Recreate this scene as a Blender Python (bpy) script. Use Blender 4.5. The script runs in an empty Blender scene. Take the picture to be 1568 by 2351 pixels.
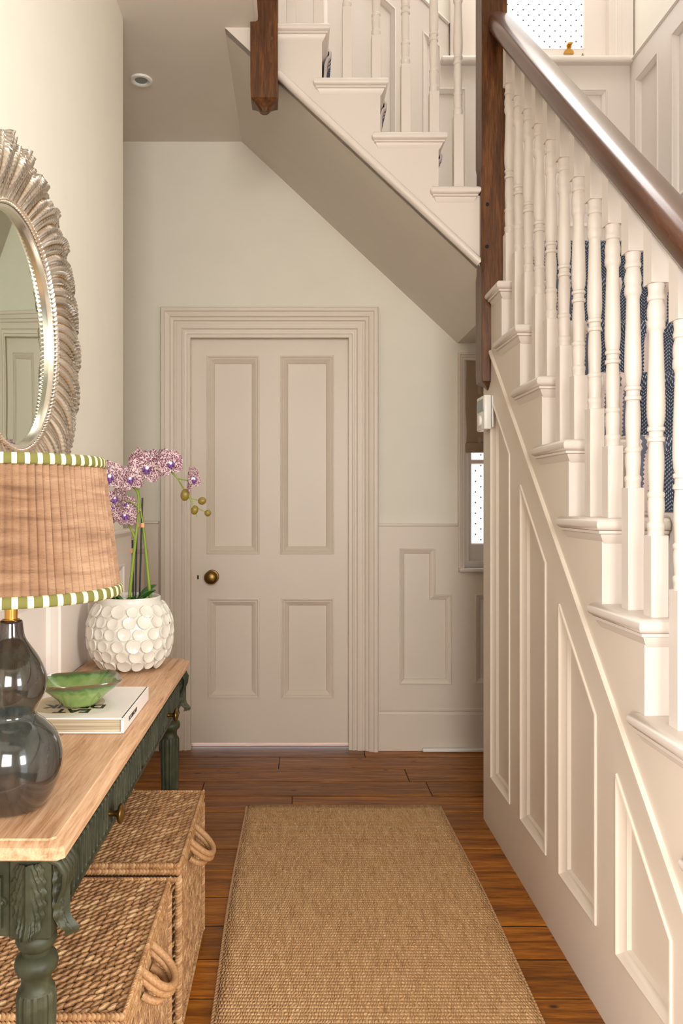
import bpy, bmesh, math, random
from math import sin, cos, pi, sqrt, radians
from mathutils import Vector, Matrix
from mathutils.geometry import tessellate_polygon
random.seed(7)
S = bpy.context.scene
C = S.collection

# ------------------------------------------------------------------ camera
F = 1737.0; U0 = 678.0; V0 = 1152.0; HC = 1.187
cd = bpy.data.cameras.new('camera'); cam = bpy.data.objects.new('camera', cd); C.objects.link(cam)
cam.location = (0, 0, HC); cam.rotation_euler = (pi/2, 0, 0)
cd.sensor_fit = 'VERTICAL'; cd.sensor_height = 36.0; cd.lens = 36.0*F/2351.0
cd.shift_x = (784-U0)/2351.0; cd.shift_y = -(1175.5-V0)/2351.0
cd.clip_start = 0.03
S.camera = cam
# ------------------------------------------------------------------ world, lights, exposure
w = bpy.data.worlds.new('world'); S.world = w; w.use_nodes = True
w.node_tree.nodes['Background'].inputs[0].default_value = (0.9, 0.95, 1.0, 1)
w.node_tree.nodes['Background'].inputs[1].default_value = 1.6
def area(name, loc, target, sx, sy, power, col=(1, 1, 1), spread=180):
    l = bpy.data.lights.new(name, 'AREA'); l.shape = 'RECTANGLE'; l.size = sx; l.size_y = sy
    l.energy = power; l.color = col; l.spread = radians(spread)
    o = bpy.data.objects.new(name, l); C.objects.link(o); o.location = loc
    d = Vector(target)-Vector(loc); o.rotation_euler = d.to_track_quat('-Z', 'Y').to_euler()
    return o
area('front_door_daylight', (0.25, -2.1, 1.75), (0.25, 2.0, 1.35), 1.2, 1.7, 40, (1.0, 0.972, 0.94), 130)
area('stairwell_fill', (0.85, 2.95, 5.25), (0.85, 2.95, 0.0), 1.3, 1.2, 30, (1.0, 0.975, 0.965))  # added overhead source to brighten the landing, placed behind the upper string
area('sitting_room_window', (-2.9, -3.35, 1.6), (-0.2, 0.3, 1.3), 1.1, 1.8, 300, (1.0, 0.98, 0.97))
area('porch_window', (3.7, -2.9, 1.9), (0.3, 0.4, 2.0), 1.1, 2.0, 210, (1.0, 0.985, 0.965))
S.view_settings.view_transform = 'Standard'; S.view_settings.look = 'None'
S.view_settings.gamma = 1.0; S.view_settings.use_curve_mapping = False
S.view_settings.exposure = 0.55

# ------------------------------------------------------------------ materials
def srgb(r, g, b):
    f = lambda c: (c/255/12.92) if c/255 <= 0.04045 else ((c/255+0.055)/1.055)**2.4
    return (f(r), f(g), f(b), 1)
class NT:
    def __init__(s, name):
        s.m = bpy.data.materials.new(name); s.m.use_nodes = True
        s.t = s.m.node_tree; s.b = s.t.nodes['Principled BSDF']
    def n(s, kind, **kw):
        o = s.t.nodes.new(kind)
        for k, v in kw.items():
            if k.startswith('i_'):
                key = k[2:]; key = int(key) if key.isdigit() else key.replace('_', ' ')
                o.inputs[key].default_value = v
            else: setattr(o, k, v)
        return o
    def l(s, a, b): s.t.links.new(a, b)
    def mapping(s, scale, coord='Object', rot=(0, 0, 0)):
        tc = s.n('ShaderNodeTexCoord'); mp = s.n('ShaderNodeMapping')
        mp.inputs['Scale'].default_value = scale; mp.inputs['Rotation'].default_value = rot
        s.l(tc.outputs[coord], mp.inputs[0]); return mp.outputs[0]
    def worldmap(s, scale, rnd=True):
        g = s.n('ShaderNodeNewGeometry'); mp = s.n('ShaderNodeMapping'); mp.inputs['Scale'].default_value = scale
        s.l(g.outputs['Position'], mp.inputs[0])
        if rnd:
            oi = s.n('ShaderNodeObjectInfo'); mu = s.n('ShaderNodeMath', operation='MULTIPLY', i_1=37.0)
            s.l(oi.outputs['Random'], mu.inputs[0]); s.l(mu.outputs[0], mp.inputs['Location'])
        return mp.outputs[0]
    def noise(s, vec, scale=5, detail=4, rough=0.5, dist=0.0):
        o = s.n('ShaderNodeTexNoise'); o.inputs['Scale'].default_value = scale; o.inputs['Detail'].default_value = detail
        o.inputs['Roughness'].default_value = rough; o.inputs['Distortion'].default_value = dist
        if vec is not None: s.l(vec, o.inputs['Vector'])
        return o.outputs['Fac']
    def ramp(s, fac, stops):
        r = s.n('ShaderNodeValToRGB'); e = r.color_ramp.elements
        while len(e) < len(stops): e.new(0.5)
        for i, (p, c) in enumerate(stops): e[i].position = p; e[i].color = c
        s.l(fac, r.inputs[0]); return r.outputs[0]
    def mix(s, fac, a, b, mode='MIX'):
        o = s.n('ShaderNodeMix', data_type='RGBA', blend_type=mode)
        for sock, v in ((o.inputs['Factor'], fac), (o.inputs['A'], a), (o.inputs['B'], b)): pass
        fs = o.inputs[0]; A = o.inputs[6]; B = o.inputs[7]
        for sock, v in ((fs, fac), (A, a), (B, b)):
            if isinstance(v, (int, float, tuple)): sock.default_value = v
            else: s.l(v, sock)
        return o.outputs[2]
    def math(s, op, a, b=0.0, c=None):
        o = s.n('ShaderNodeMath', operation=op)
        for i, v in enumerate((a, b) if c is None else (a, b, c)):
            if isinstance(v, (int, float)): o.inputs[i].default_value = v
            else: s.l(v, o.inputs[i])
        return o.outputs[0]
    def bump(s, h, strength=0.2, dist=0.01):
        b = s.n('ShaderNodeBump'); b.inputs['Strength'].default_value = strength; b.inputs['Distance'].default_value = dist
        s.l(h, b.inputs['Height']); s.l(b.outputs[0], s.b.inputs['Normal'])
    def set(s, **kw):
        for k, v in kw.items():
            key = {'col': 'Base Color', 'rough': 'Roughness', 'metal': 'Metallic', 'coat': 'Coat Weight', 'spec': 'Specular IOR Level',
                   'coatr': 'Coat Roughness'}[k]
            if isinstance(v, (int, float, tuple)): s.b.inputs[key].default_value = v
            else: s.l(v, s.b.inputs[key])
        return s
def paint(name, col, rough=0.5, bump=0.03, scale=180):
    t = NT(name); t.set(col=col, rough=rough)
    v = t.worldmap((1, 1, 1), False)
    n = t.noise(v, scale*0.05, 1)
    t.set(col=t.mix(n, tuple(c*0.975 for c in col[:3])+(1,), tuple(min(1, c*1.025) for c in col[:3])+(1,)))
    return t.m
def wood(name, dark, mid, light, stretch, scale, rough=0.4, coat=0.0, rnd=True, bump=0.12, knots=False, tint=0.25):
    t = NT(name)
    v = t.worldmap(stretch, rnd)
    n1 = t.noise(v, scale, 6, 0.62, 0.6)
    n2 = t.noise(v, scale*4.5, 5, 0.6, 0.2)
    f = t.math('ADD', t.math('MULTIPLY', n1, 0.65), t.math('MULTIPLY', n2, 0.35))
    col = t.ramp(f, [(0.33, dark), (0.50, mid), (0.66, light)])
    if rnd:
        oi = t.n('ShaderNodeObjectInfo')
        k = t.math('ADD', t.math('MULTIPLY', oi.outputs['Random'], tint*2), 1.0-tint)
        cc = t.n('ShaderNodeCombineColor'); 
        for i in range(3): t.l(k, cc.inputs[i])
        col = t.mix(1.0, col, cc.outputs[0], 'MULTIPLY')
    if knots:
        vv = t.n('ShaderNodeTexVoronoi'); vv.inputs['Scale'].default_value = 1.0
        t.l(t.worldmap((7.0, 13.0, 7.0), False), vv.inputs['Vector'])
        kf = t.ramp(vv.outputs['Distance'], [(0.05, (1, 1, 1, 1)), (0.12, (0, 0, 0, 1))])
        col = t.mix(kf, col, srgb(60, 33, 14))
    t.set(col=col, rough=rough, coat=coat, coatr=0.15)
    t.bump(n2, bump, 0.002)
    return t.m
M = {}
M['wall'] = paint('cream_wall_paint', srgb(234, 228, 213), 0.65)
M['ceil'] = paint('ceiling_paint', srgb(226, 218, 206), 0.7)
M['trim'] = paint('putty_eggshell_paint', srgb(227, 214, 198), 0.42, 0.02, 90)
M['stair'] = paint('stone_eggshell_paint', srgb(224, 213, 203), 0.40, 0.02, 90)
M['white'] = paint('white_plastic', srgb(238, 236, 230), 0.35, 0.0)
M['subfloor'] = paint('dark_gap', srgb(28, 17, 9), 0.9)
M['plank'] = wood('varnished_pine', srgb(72, 34, 4), srgb(144, 82, 14), srgb(190, 122, 34), (1.6, 22, 22), 2.2, 0.36, 0.04, True, 0.10, True, 0.24)
M['plank'].node_tree.nodes['Principled BSDF'].inputs['Specular IOR Level'].default_value = 0.3
M['oak'] = wood('limed_oak', srgb(158, 112, 78), srgb(203, 160, 122), srgb(224, 186, 150), (30, 1.6, 30), 3.0, 0.45, 0.0, False, 0.25)
M['rail'] = wood('mahogany_stain', srgb(66, 37, 23), srgb(82, 47, 30), srgb(98, 60, 40), (36, 3, 3), 1.5, 0.27, 0.3, True, 0.06, False, 0.05)
M['newel'] = wood('oak_stain', srgb(46, 24, 10), srgb(86, 50, 22), srgb(124, 78, 38), (34, 34, 3), 1.6, 0.38, 0.1, True, 0.15, False, 0.06)
def simple(name, col, rough=0.5, metal=0.0, coat=0.0, bump=0, bscale=60):
    t = NT(name); t.set(col=col, rough=rough, metal=metal, coat=coat, coatr=0.05)
    if bump: t.bump(t.noise(t.mapping((1, 1, 1)), bscale, 4), bump, 0.004)
    return t.m
M['brass'] = simple('aged_brass', srgb(138, 110, 60), 0.36, 1.0)
M['brightbrass'] = simple('satin_brass', srgb(206, 160, 84), 0.28, 1.0)
M['black'] = simple('black', srgb(14, 13, 13), 0.5)
M['glassmirror'] = simple('mirror_glass', srgb(225, 238, 225), 0.015, 1.0)
M['pegdark'] = simple('dark_brown_peg', srgb(34, 26, 22), 0.9)  # plain dark brown for the lower newel pegs
M['lcd'] = simple('grey_display', srgb(128, 138, 138), 0.15)
def papermat():
    t = NT('book_paper'); n = t.noise(t.worldmap((4, 4, 900), False), 1.0, 2)
    t.set(col=t.ramp(n, [(0.3, srgb(120, 104, 80)), (0.55, srgb(178, 162, 134)), (0.75, srgb(206, 192, 166))]), rough=0.85); return t.m
M['paper'] = papermat()
M['cover'] = simple('book_cover', srgb(236, 228, 220), 0.55)
M['beigeprint'] = simple('beige_print', srgb(196, 178, 146), 0.55)
def green_paint():
    t = NT('distressed_green_paint')
    n = t.noise(t.worldmap((1, 1, 1), False), 14, 5, 0.65)
    t.set(col=t.ramp(n, [(0.35, srgb(38, 40, 25)), (0.6, srgb(60, 61, 42)), (0.75, srgb(84, 82, 60))]), rough=0.5, spec=0.32)
    t.bump(t.noise(t.worldmap((1, 1, 1), False), 120, 3), 0.06, 0.003); return t.m
M['green'] = green_paint()
def seagrass():
    t = NT('seagrass')
    a = t.n('ShaderNodeAttribute', attribute_name='tint')
    n = t.noise(t.worldmap((1, 1, 1), False), 260, 3)
    c = t.ramp(a.outputs['Fac'], [(0.0, srgb(108, 70, 38)), (0.4, srgb(156, 110, 70)), (0.75, srgb(188, 144, 100)), (1.0, srgb(210, 172, 126))])
    t.set(col=t.mix(0.35, c, t.ramp(n, [(0.3, srgb(90, 56, 26)), (0.7, srgb(206, 160, 104))])), rough=0.6)
    t.bump(n, 0.4, 0.002); return t.m
M['seagrass'] = seagrass()
M['seadark'] = simple('seagrass_core', srgb(70, 45, 22), 0.9)
def rugmat():
    t = NT('jute_weave')
    g = t.n('ShaderNodeNewGeometry'); sp = t.n('ShaderNodeSeparateXYZ'); t.l(g.outputs['Position'], sp.inputs[0])
    x, y = sp.outputs[0], sp.outputs[1]
    row = t.math('SINE', t.math('MULTIPLY', y, 2*pi/0.0250))
    colm = t.math('SINE', t.math('ADD', t.math('ADD', t.math('MULTIPLY', x, 2*pi/0.0070), t.math('MULTIPLY', t.noise(t.worldmap((60, 40, 1), False), 1.0, 2), 14.0)), t.math('MULTIPLY', t.math('SIGN', row), 1.57)))
    h = t.math('MULTIPLY', t.math('ADD', t.math('ABSOLUTE', row), 0.1), t.math('ADD', t.math('MULTIPLY', colm, 0.5), 0.6))
    st = t.noise(t.worldmap((330, 30, 1), False), 1.0, 3, 0.7)
    st2 = t.noise(t.worldmap((60, 9, 1), False), 1.0, 4, 0.7)
    f = t.math('ADD', t.math('MULTIPLY', st, 0.6), t.math('MULTIPLY', st2, 0.4))
    c = t.ramp(f, [(0.32, srgb(140, 99, 58)), (0.5, srgb(222, 174, 120)), (0.66, srgb(252, 216, 166))])
    c = t.mix(0.36, c, t.ramp(h, [(0.0, srgb(140, 98, 56)), (0.8, srgb(246, 200, 146))]), 'MIX')
    t.set(col=c, rough=0.9); t.bump(h, 0.75, 0.005); return t.m
M['rug'] = rugmat()
M['rugedge'] = simple('jute_binding', srgb(206, 166, 122), 0.9, bump=0.5, bscale=300)
def runnermat():
    t = NT('herringbone_runner')
    uv = t.n('ShaderNodeUVMap'); sp = t.n('ShaderNodeSeparateXYZ'); t.l(uv.outputs[0], sp.inputs[0])
    u, v = sp.outputs[0], sp.outputs[1]
    tri = t.math('PINGPONG', u, 0.020)
    ph = t.math('FRACT', t.math('MULTIPLY', t.math('ADD', v, t.math('MULTIPLY', tri, 1.0)), 1/0.0110))
    st = t.math('GREATER_THAN', ph, 0.60)
    dots = t.math('GREATER_THAN', t.math('SINE', t.math('MULTIPLY', u, 2*pi/0.0050)), -0.15)
    wv = t.math('MULTIPLY', st, dots)
    navy = t.mix(t.noise(uv.outputs[0], 400, 2), srgb(30, 36, 50), srgb(62, 68, 84))
    base = t.mix(wv, navy, srgb(158, 162, 172))
    ua = t.math('SUBTRACT', 0.31, t.math('ABSOLUTE', u))          # distance from the edge (u centred)
    bord = t.math('LESS_THAN', ua, 0.085)
    saw = t.math('FRACT', t.math('MULTIPLY', t.math('ADD', ua, t.math('MULTIPLY', t.math('PINGPONG', v, 0.006), 0.8)), 1/0.026))
    bst = t.math('GREATER_THAN', saw, 0.5)
    bcol = t.mix(bst, srgb(96, 98, 112), srgb(204, 184, 176))
    col = t.mix(bord, base, bcol)
    for cx in (-0.07, 0.09):
        s_ = t.math('LESS_THAN', t.math('ABSOLUTE', t.math('SUBTRACT', u, cx)), t.math('ADD', 0.006, t.math('MULTIPLY', t.math('PINGPONG', v, 0.006), 0.5)))
        col = t.mix(s_, col, srgb(200, 180, 172))
    edge = t.math('LESS_THAN', ua, 0.012)
    col = t.mix(edge, col, srgb(214, 204, 198))
    t.set(col=col, rough=0.95); t.bump(t.math('ADD', wv, t.noise(uv.outputs[0], 900, 2)), 0.4, 0.003); return t.m
M['runner'] = runnermat()
def ceramic_lamp():
    t = NT('reactive_glaze')
    v = t.mapping((9, 9, 2.2)); n = t.noise(v, 3.0, 6, 0.65, 0.5)
    n2 = t.noise(t.mapping((40, 40, 8)), 2.0, 4)
    sp = t.n('ShaderNodeSeparateXYZ'); t.l(t.n('ShaderNodeTexCoord').outputs['Generated'], sp.inputs[0])
    hb = t.ramp(sp.outputs[2], [(0.0, srgb(84, 68, 56)), (0.18, srgb(62, 56, 52)), (0.42, srgb(66, 72, 70)), (0.56, srgb(48, 62, 62)), (0.66, srgb(60, 48, 34)), (0.82, srgb(64, 62, 52)), (1.0, srgb(58, 30, 24))])
    c = t.mix(t.math('MULTIPLY', n, 0.6), hb, t.ramp(n2, [(0.35, srgb(34, 28, 22)), (0.55, srgb(78, 84, 80)), (0.72, srgb(108, 96, 78))]))
    c = t.mix(1.0, c, (0.62, 0.58, 0.54, 1), 'MULTIPLY'); t.set(col=c, rough=0.12, coat=0.8, coatr=0.03); return t.m
M['glaze'] = ceramic_lamp()
def raffia():
    t = NT('banana_fibre_shade')
    uv = t.n('ShaderNodeUVMap')
    mp = t.n('ShaderNodeMapping'); mp.inputs['Scale'].default_value = (9, 15, 1); t.l(uv.outputs[0], mp.inputs[0])
    big = t.noise(mp.outputs[0], 1.0, 4, 0.6, 0.4)
    mp2 = t.n('ShaderNodeMapping'); mp2.inputs['Scale'].default_value = (150, 260, 1); t.l(uv.outputs[0], mp2.inputs[0])
    fine = t.noise(mp2.outputs[0], 1.0, 3, 0.6)
    c = t.ramp(big, [(0.30, srgb(134, 104, 84)), (0.5, srgb(178, 142, 112)), (0.70, srgb(198, 164, 132))])
    mp3 = t.n('ShaderNodeMapping'); mp3.inputs['Scale'].default_value = (130, 2.5, 1); t.l(uv.outputs[0], mp3.inputs[0])
    c = t.mix(t.math('MULTIPLY', t.noise(mp3.outputs[0], 1.0, 2), 0.55), c, srgb(150, 108, 74))
    c = t.mix(t.ramp(fine, [(0.30, (1, 1, 1, 1)), (0.42, (0, 0, 0, 1))]), c, srgb(122, 88, 62))
    t.set(col=c, rough=0.8); t.bump(fine, 0.3, 0.002)
    tr = t.n('ShaderNodeBsdfTranslucent'); t.l(c, tr.inputs[0])
    mx = t.n('ShaderNodeMixShader', i_0=0.22); t.l(t.b.outputs[0], mx.inputs[1]); t.l(tr.outputs[0], mx.inputs[2])
    t.l(mx.outputs[0], t.t.nodes['Material Output'].inputs[0]); return t.m
M['raffia'] = raffia()
def stripes():
    t = NT('olive_stripe_tape')
    uv = t.n('ShaderNodeUVMap'); sp = t.n('ShaderNodeSeparateXYZ'); t.l(uv.outputs[0], sp.inputs[0])
    s_ = t.math('GREATER_THAN', t.math('FRACT', sp.outputs[0]), 0.40)
    t.set(col=t.mix(s_, srgb(232, 214, 178), srgb(112, 108, 50)), rough=0.85); return t.m
M['stripe'] = stripes()
def petal():
    t = NT('spotted_petal')
    uv = t.n('ShaderNodeUVMap')
    vo = t.n('ShaderNodeTexVoronoi'); vo.inputs['Scale'].default_value = 13.0; t.l(uv.outputs[0], vo.inputs['Vector'])
    n = t.noise(uv.outputs[0], 30, 3)
    sp = t.n('ShaderNodeSeparateXYZ'); t.l(uv.outputs[0], sp.inputs[0])
    f = t.math('ADD', vo.outputs['Distance'], t.math('MULTIPLY', t.math('SUBTRACT', n, 0.5), 0.7))
    thr = t.ramp(f, [(0.46, srgb(118, 58, 88)), (0.60, srgb(222, 200, 196))])
    t.set(col=thr, rough=0.6); 
    tr = t.n('ShaderNodeBsdfTranslucent'); t.l(thr, tr.inputs[0])
    mx = t.n('ShaderNodeMixShader', i_0=0.2); t.l(t.b.outputs[0], mx.inputs[1]); t.l(tr.outputs[0], mx.inputs[2])
    t.l(mx.outputs[0], t.t.nodes['Material Output'].inputs[0]); return t.m
M['petal'] = petal()
M['lip'] = simple('purple_lip', srgb(112, 66, 138), 0.5)
M['column'] = simple('white_column', srgb(240, 232, 236), 0.5)
M['stem'] = simple('orchid_stem', srgb(122, 142, 44), 0.5, bump=0.1)
M['bud'] = simple('olive_bud', srgb(122, 104, 34), 0.4, bump=0.1)
M['leaf'] = simple('orchid_leaf', srgb(50, 92, 36), 0.4)
M['tie'] = simple('paper_tie', srgb(214, 158, 112), 0.7)
M['pot'] = simple('white_glaze', srgb(226, 220, 208), 0.22, coat=0.5, bump=0.06, bscale=18)
def bowlmat():
    t = NT('green_bowl_glaze')
    a = t.n('ShaderNodeAttribute', attribute_name='rim')
    n = t.noise(t.mapping((1, 1, 1)), 55, 5, 0.7)
    f = t.math('ADD', a.outputs['Fac'], t.math('MULTIPLY', t.math('SUBTRACT', n, 0.5), 0.36))
    c = t.ramp(f, [(0.55, srgb(138, 160, 94)), (0.74, srgb(102, 132, 70)), (0.84, srgb(58, 86, 48)), (0.94, srgb(96, 74, 48))])
    t.set(col=c, rough=0.12, coat=0.8, coatr=0.04); return t.m
M['bowl'] = bowlmat()
def silverleaf():
    t = NT('champagne_leaf')
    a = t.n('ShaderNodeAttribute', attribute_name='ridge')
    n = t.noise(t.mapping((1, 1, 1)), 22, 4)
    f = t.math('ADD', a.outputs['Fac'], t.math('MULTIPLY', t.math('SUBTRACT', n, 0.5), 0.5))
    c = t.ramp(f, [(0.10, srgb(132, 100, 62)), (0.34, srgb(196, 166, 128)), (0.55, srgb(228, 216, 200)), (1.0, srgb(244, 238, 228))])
    t.set(col=c, rough=0.22, metal=0.9); return t.m
M['leafsilver'] = silverleaf()
def linen():
    t = NT('taupe_linen'); n = t.noise(t.worldmap((300, 300, 300), False), 1.0, 2)
    t.set(col=t.mix(n, srgb(134, 112, 92), srgb(170, 146, 122)), rough=0.9); t.bump(n, 0.3, 0.002); return t.m
M['linen'] = linen()
M['tape'] = simple('blind_tape', srgb(176, 156, 136), 0.9)
def pane(name, sx, sz, strength, r=0.09):
    t = NT(name)                                   # obscured glass, backlit by the day
    g = t.n('ShaderNodeNewGeometry'); sp = t.n('ShaderNodeSeparateXYZ'); t.l(g.outputs['Position'], sp.inputs[0])
    a = t.math('MULTIPLY', sp.outputs[0], 1/sx); b = t.math('MULTIPLY', sp.outputs[2], 1/sz)
    ri = t.math('FLOOR', b); off = t.math('MULTIPLY', t.math('MODULO', ri, 2.0), 0.5)
    fx = t.math('SUBTRACT', t.math('FRACT', t.math('ADD', a, off)), 0.5); fy = t.math('SUBTRACT', t.math('FRACT', b), 0.5)
    d = t.math('SQRT', t.math('ADD', t.math('POWER', t.math('ABSOLUTE', t.math('MULTIPLY', fx, sx/sz)), 2.0), t.math('POWER', t.math('ABSOLUTE', fy), 2.0)))
    dot = t.math('LESS_THAN', d, r)
    c = t.mix(dot, (1, 1, 1, 1), (0.10, 0.09, 0.10, 1))
    t.set(col=t.mix(dot, (0.30, 0.30, 0.30, 1), (0.02, 0.02, 0.02, 1)), rough=0.2)
    t.l(c, t.b.inputs['Emission Color']); t.b.inputs['Emission Strength'].default_value = strength
    return t.m
M['pane'] = pane('obscured_glass', 0.052, 0.0260, 1.15, 0.17)

# ------------------------------------------------------------------ mesh helpers
WO = {}
def worigin(o): return WO.get(o.name, Vector((0, 0, 0)))
class MB:
    def __init__(s): s.v = []; s.f = []; s.uv = {}; s.attr = []
    def add(s, vs, fs):
        o = len(s.v); s.v += [tuple(p) for p in vs]; s.f += [tuple(i+o for i in f) for f in fs]; return o
    def box(s, x0, x1, y0, y1, z0, z1):
        s.add([(x0,y0,z0),(x1,y0,z0),(x1,y1,z0),(x0,y1,z0),(x0,y0,z1),(x1,y0,z1),(x1,y1,z1),(x0,y1,z1)],
              [(0,3,2,1),(4,5,6,7),(0,1,5,4),(1,2,6,5),(2,3,7,6),(3,0,4,7)]); return s
    def bbox(s, x0, x1, y0, y1, z0, z1, b=0.003, seg=2):
        bm = bmesh.new(); r = bmesh.ops.create_cube(bm, size=1.0)
        for v in bm.verts: v.co = Vector(((x0+x1)/2+v.co.x*(x1-x0), (y0+y1)/2+v.co.y*(y1-y0), (z0+z1)/2+v.co.z*(z1-z0)))
        bmesh.ops.bevel(bm, geom=bm.edges[:], offset=b, segments=seg, affect='EDGES', profile=0.5)
        bm.verts.ensure_lookup_table(); s.add([v.co for v in bm.verts], [[v.index for v in f.verts] for f in bm.faces]); bm.free(); return s
    def loft(s, rings, closed=True, cap=True):
        n = len(rings[0]); base = len(s.v)
        for r in rings: s.v += [tuple(p) for p in r]
        for i in range(len(rings)-1):
            for j in range(n if closed else n-1):
                k = (j+1) % n
                s.f.append((base+i*n+j, base+i*n+k, base+(i+1)*n+k, base+(i+1)*n+j))
        if cap and closed:
            s.f.append(tuple(base+j for j in range(n))[::-1]); s.f.append(tuple(base+(len(rings)-1)*n+j for j in range(n)))
        return base
    def lathe(s, prof, c=(0, 0, 0), seg=24, cap=True, rfun=None):
        rings = []
        for r, z in prof:
            rings.append([(c[0]+r*(rfun(2*pi*j/seg, z) if rfun else 1)*cos(2*pi*j/seg), c[1]+r*(rfun(2*pi*j/seg, z) if rfun else 1)*sin(2*pi*j/seg), c[2]+z) for j in range(seg)])
        s.loft(rings, True, cap); return s
    def tube(s, pts, rad, seg=8, closed=False):
        pts = [Vector(p) for p in pts]; n = len(pts); rings = []; up = Vector((0.13, 0.31, 0.94))
        for i, p in enumerate(pts):
            a = pts[(i-1) % n] if (closed or i > 0) else p; b = pts[(i+1) % n] if (closed or i < n-1) else p
            t = (b-a).normalized(); x = t.cross(up)
            if x.length < 1e-4: x = t.cross(Vector((1, 0, 0)))
            x.normalize(); y = t.cross(x); r = rad(i/(n-1)) if callable(rad) else rad
            rings.append([p+x*r*cos(2*pi*j/seg)+y*r*sin(2*pi*j/seg) for j in range(seg)])
        if closed: rings.append(rings[0])
        s.loft(rings, True, not closed); return s
    def ellipsoid(s, c, A, B, D, nu=6, nv=4):
        c = Vector(c); A = Vector(A); B = Vector(B); D = Vector(D); o = len(s.v)
        s.v.append(tuple(c-D))
        for i in range(1, nv):
            th = -pi/2+pi*i/nv
            for j in range(nu):
                ph = 2*pi*j/nu; s.v.append(tuple(c+A*cos(th)*cos(ph)+B*cos(th)*sin(ph)+D*sin(th)))
        s.v.append(tuple(c+D)); top = len(s.v)-1
        for j in range(nu): s.f.append((o, o+1+(j+1) % nu, o+1+j)); s.f.append((top, top-nu+j, top-nu+(j+1) % nu))
        for i in range(nv-2):
            for j in range(nu): a = o+1+i*nu; s.f.append((a+j, a+(j+1) % nu, a+nu+(j+1) % nu, a+nu+j))
        return top+1-o
    def grid(s, fn, nu, nv, closeu=False):
        o = len(s.v); uvs = []
        for i in range(nv+1):
            for j in range(nu+1): s.v.append(tuple(fn(j/nu, i/nv)))
        for i in range(nv):
            for j in range(nu):
                a = o+i*(nu+1)+j; fi = len(s.f); s.f.append((a, a+1, a+nu+2, a+nu+1))
                s.uv[fi] = [(j/nu, i/nv), ((j+1)/nu, i/nv), ((j+1)/nu, (i+1)/nv), (j/nu, (i+1)/nv)]
        return o
    def build(s, name, mat, parent=None, smooth=40, loc=None, recalc=True, mats=None):
        me = bpy.data.meshes.new(name)
        vs = [Vector(p) for p in s.v]
        if loc is None:
            lo = [min(p[i] for p in vs) for i in range(3)]; hi = [max(p[i] for p in vs) for i in range(3)]
            loc = Vector([(lo[i]+hi[i])/2 for i in range(3)])
            if parent is None: loc.z = lo[2]
        loc = Vector(loc)
        me.from_pydata([tuple(p-loc) for p in vs], [], s.f)
        if s.uv:
            ul = me.uv_layers.new(name='UVMap')
            for p in me.polygons:
                q = s.uv.get(p.index)
                if q:
                    for k, li in enumerate(p.loop_indices): ul.data[li].uv = q[k]
        for an, vals in s.attr:
            at = me.attributes.new(an, 'FLOAT', 'POINT')
            at.data.foreach_set('value', vals)
        if recalc:
            bm = bmesh.new(); bm.from_mesh(me); bmesh.ops.recalc_face_normals(bm, faces=bm.faces); bm.to_mesh(me); bm.free()
        me.materials.append(M[mat] if isinstance(mat, str) else mat)
        if smooth: me.shade_smooth(); me.set_sharp_from_angle(angle=radians(smooth))
        o = bpy.data.objects.new(name, me); C.objects.link(o)
        put(o, loc, parent)
        return o
def put(o, loc, parent):
    if parent is not None: o.parent = parent; o.location = Vector(loc)-worigin(parent)
    else: o.location = loc
    WO[o.name] = Vector(loc)
def tag(o, label, cat=None, group=None, kind=None):
    o['label'] = label
    if cat: o['category'] = cat
    if group: o['group'] = group
    if kind: o['kind'] = kind
    return o
def thing(name, loc, label, cat, group=None, kind=None):
    o = bpy.data.objects.new(name, None); C.objects.link(o); o.empty_display_size = 0.1; put(o, loc, None)
    return tag(o, label, cat, group, kind)
def clone(src, name, mat4, parent):
    o = bpy.data.objects.new(name, src); C.objects.link(o); o.parent = parent
    o.matrix_world = mat4
    m = mat4.copy(); m.translation = m.translation-worigin(parent); o.matrix_local = m
    WO[o.name] = mat4.translation.copy(); return o
# planes: (a,b,d) -> world
def fXZ(y):   return lambda a, b, d: (a, y-d, b)        # faces -Y
def fYZl(x):  return lambda a, b, d: (x+d, a, b)        # left wall, faces +X
def fYZr(x):  return lambda a, b, d: (x-d, a, b)        # right things, face -X
def ccw(poly):
    A = sum(poly[i][0]*poly[(i+1) % len(poly)][1]-poly[(i+1) % len(poly)][0]*poly[i][1] for i in range(len(poly)))
    return poly if A > 0 else poly[::-1]
def offset(poly, d, closed=True):
    n = len(poly); out = []
    for i in range(n):
        p = Vector(poly[i]); 
        e0 = (p-Vector(poly[i-1])).normalized() if (closed or i > 0) else None
        e1 = (Vector(poly[(i+1) % n])-p).normalized() if (closed or i < n-1) else None
        if e0 is None: e0 = e1
        if e1 is None: e1 = e0
        n0 = Vector((-e0.y, e0.x)); n1 = Vector((-e1.y, e1.x))
        out.append(tuple(p+(n0+n1)*(d/(1+n0.dot(n1)))))
    return out
def slab_holes(mb, outer, holes, fr, d0, d1):
    loops = [outer]+holes
    allp = [p for l in loops for p in l]
    tris = tessellate_polygon([[Vector((p[0], p[1], 0)) for p in l] for l in loops])
    n = len(allp)
    mb.add([fr(p[0], p[1], d0) for p in allp]+[fr(p[0], p[1], d1) for p in allp],
           [tuple(t) for t in tris]+[tuple(i+n for i in t)[::-1] for t in tris])
    base = len(mb.v)-2*n; k = 0
    for l in loops:
        m = len(l)
        for i in range(m): a = base+k+i; b = base+k+(i+1) % m; mb.f.append((a, b, b+n, a+n))
        k += m
MOULD = [(0.0, 0.0), (0.0005, 0.004), (0.004, 0.006), (0.008, 0.005), (0.010, 0.001), (0.013, 0.0), (0.018, -0.002), (0.024, -0.007), (0.027, -0.008), (0.029, -0.013), (0.030, -0.016)]
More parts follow.
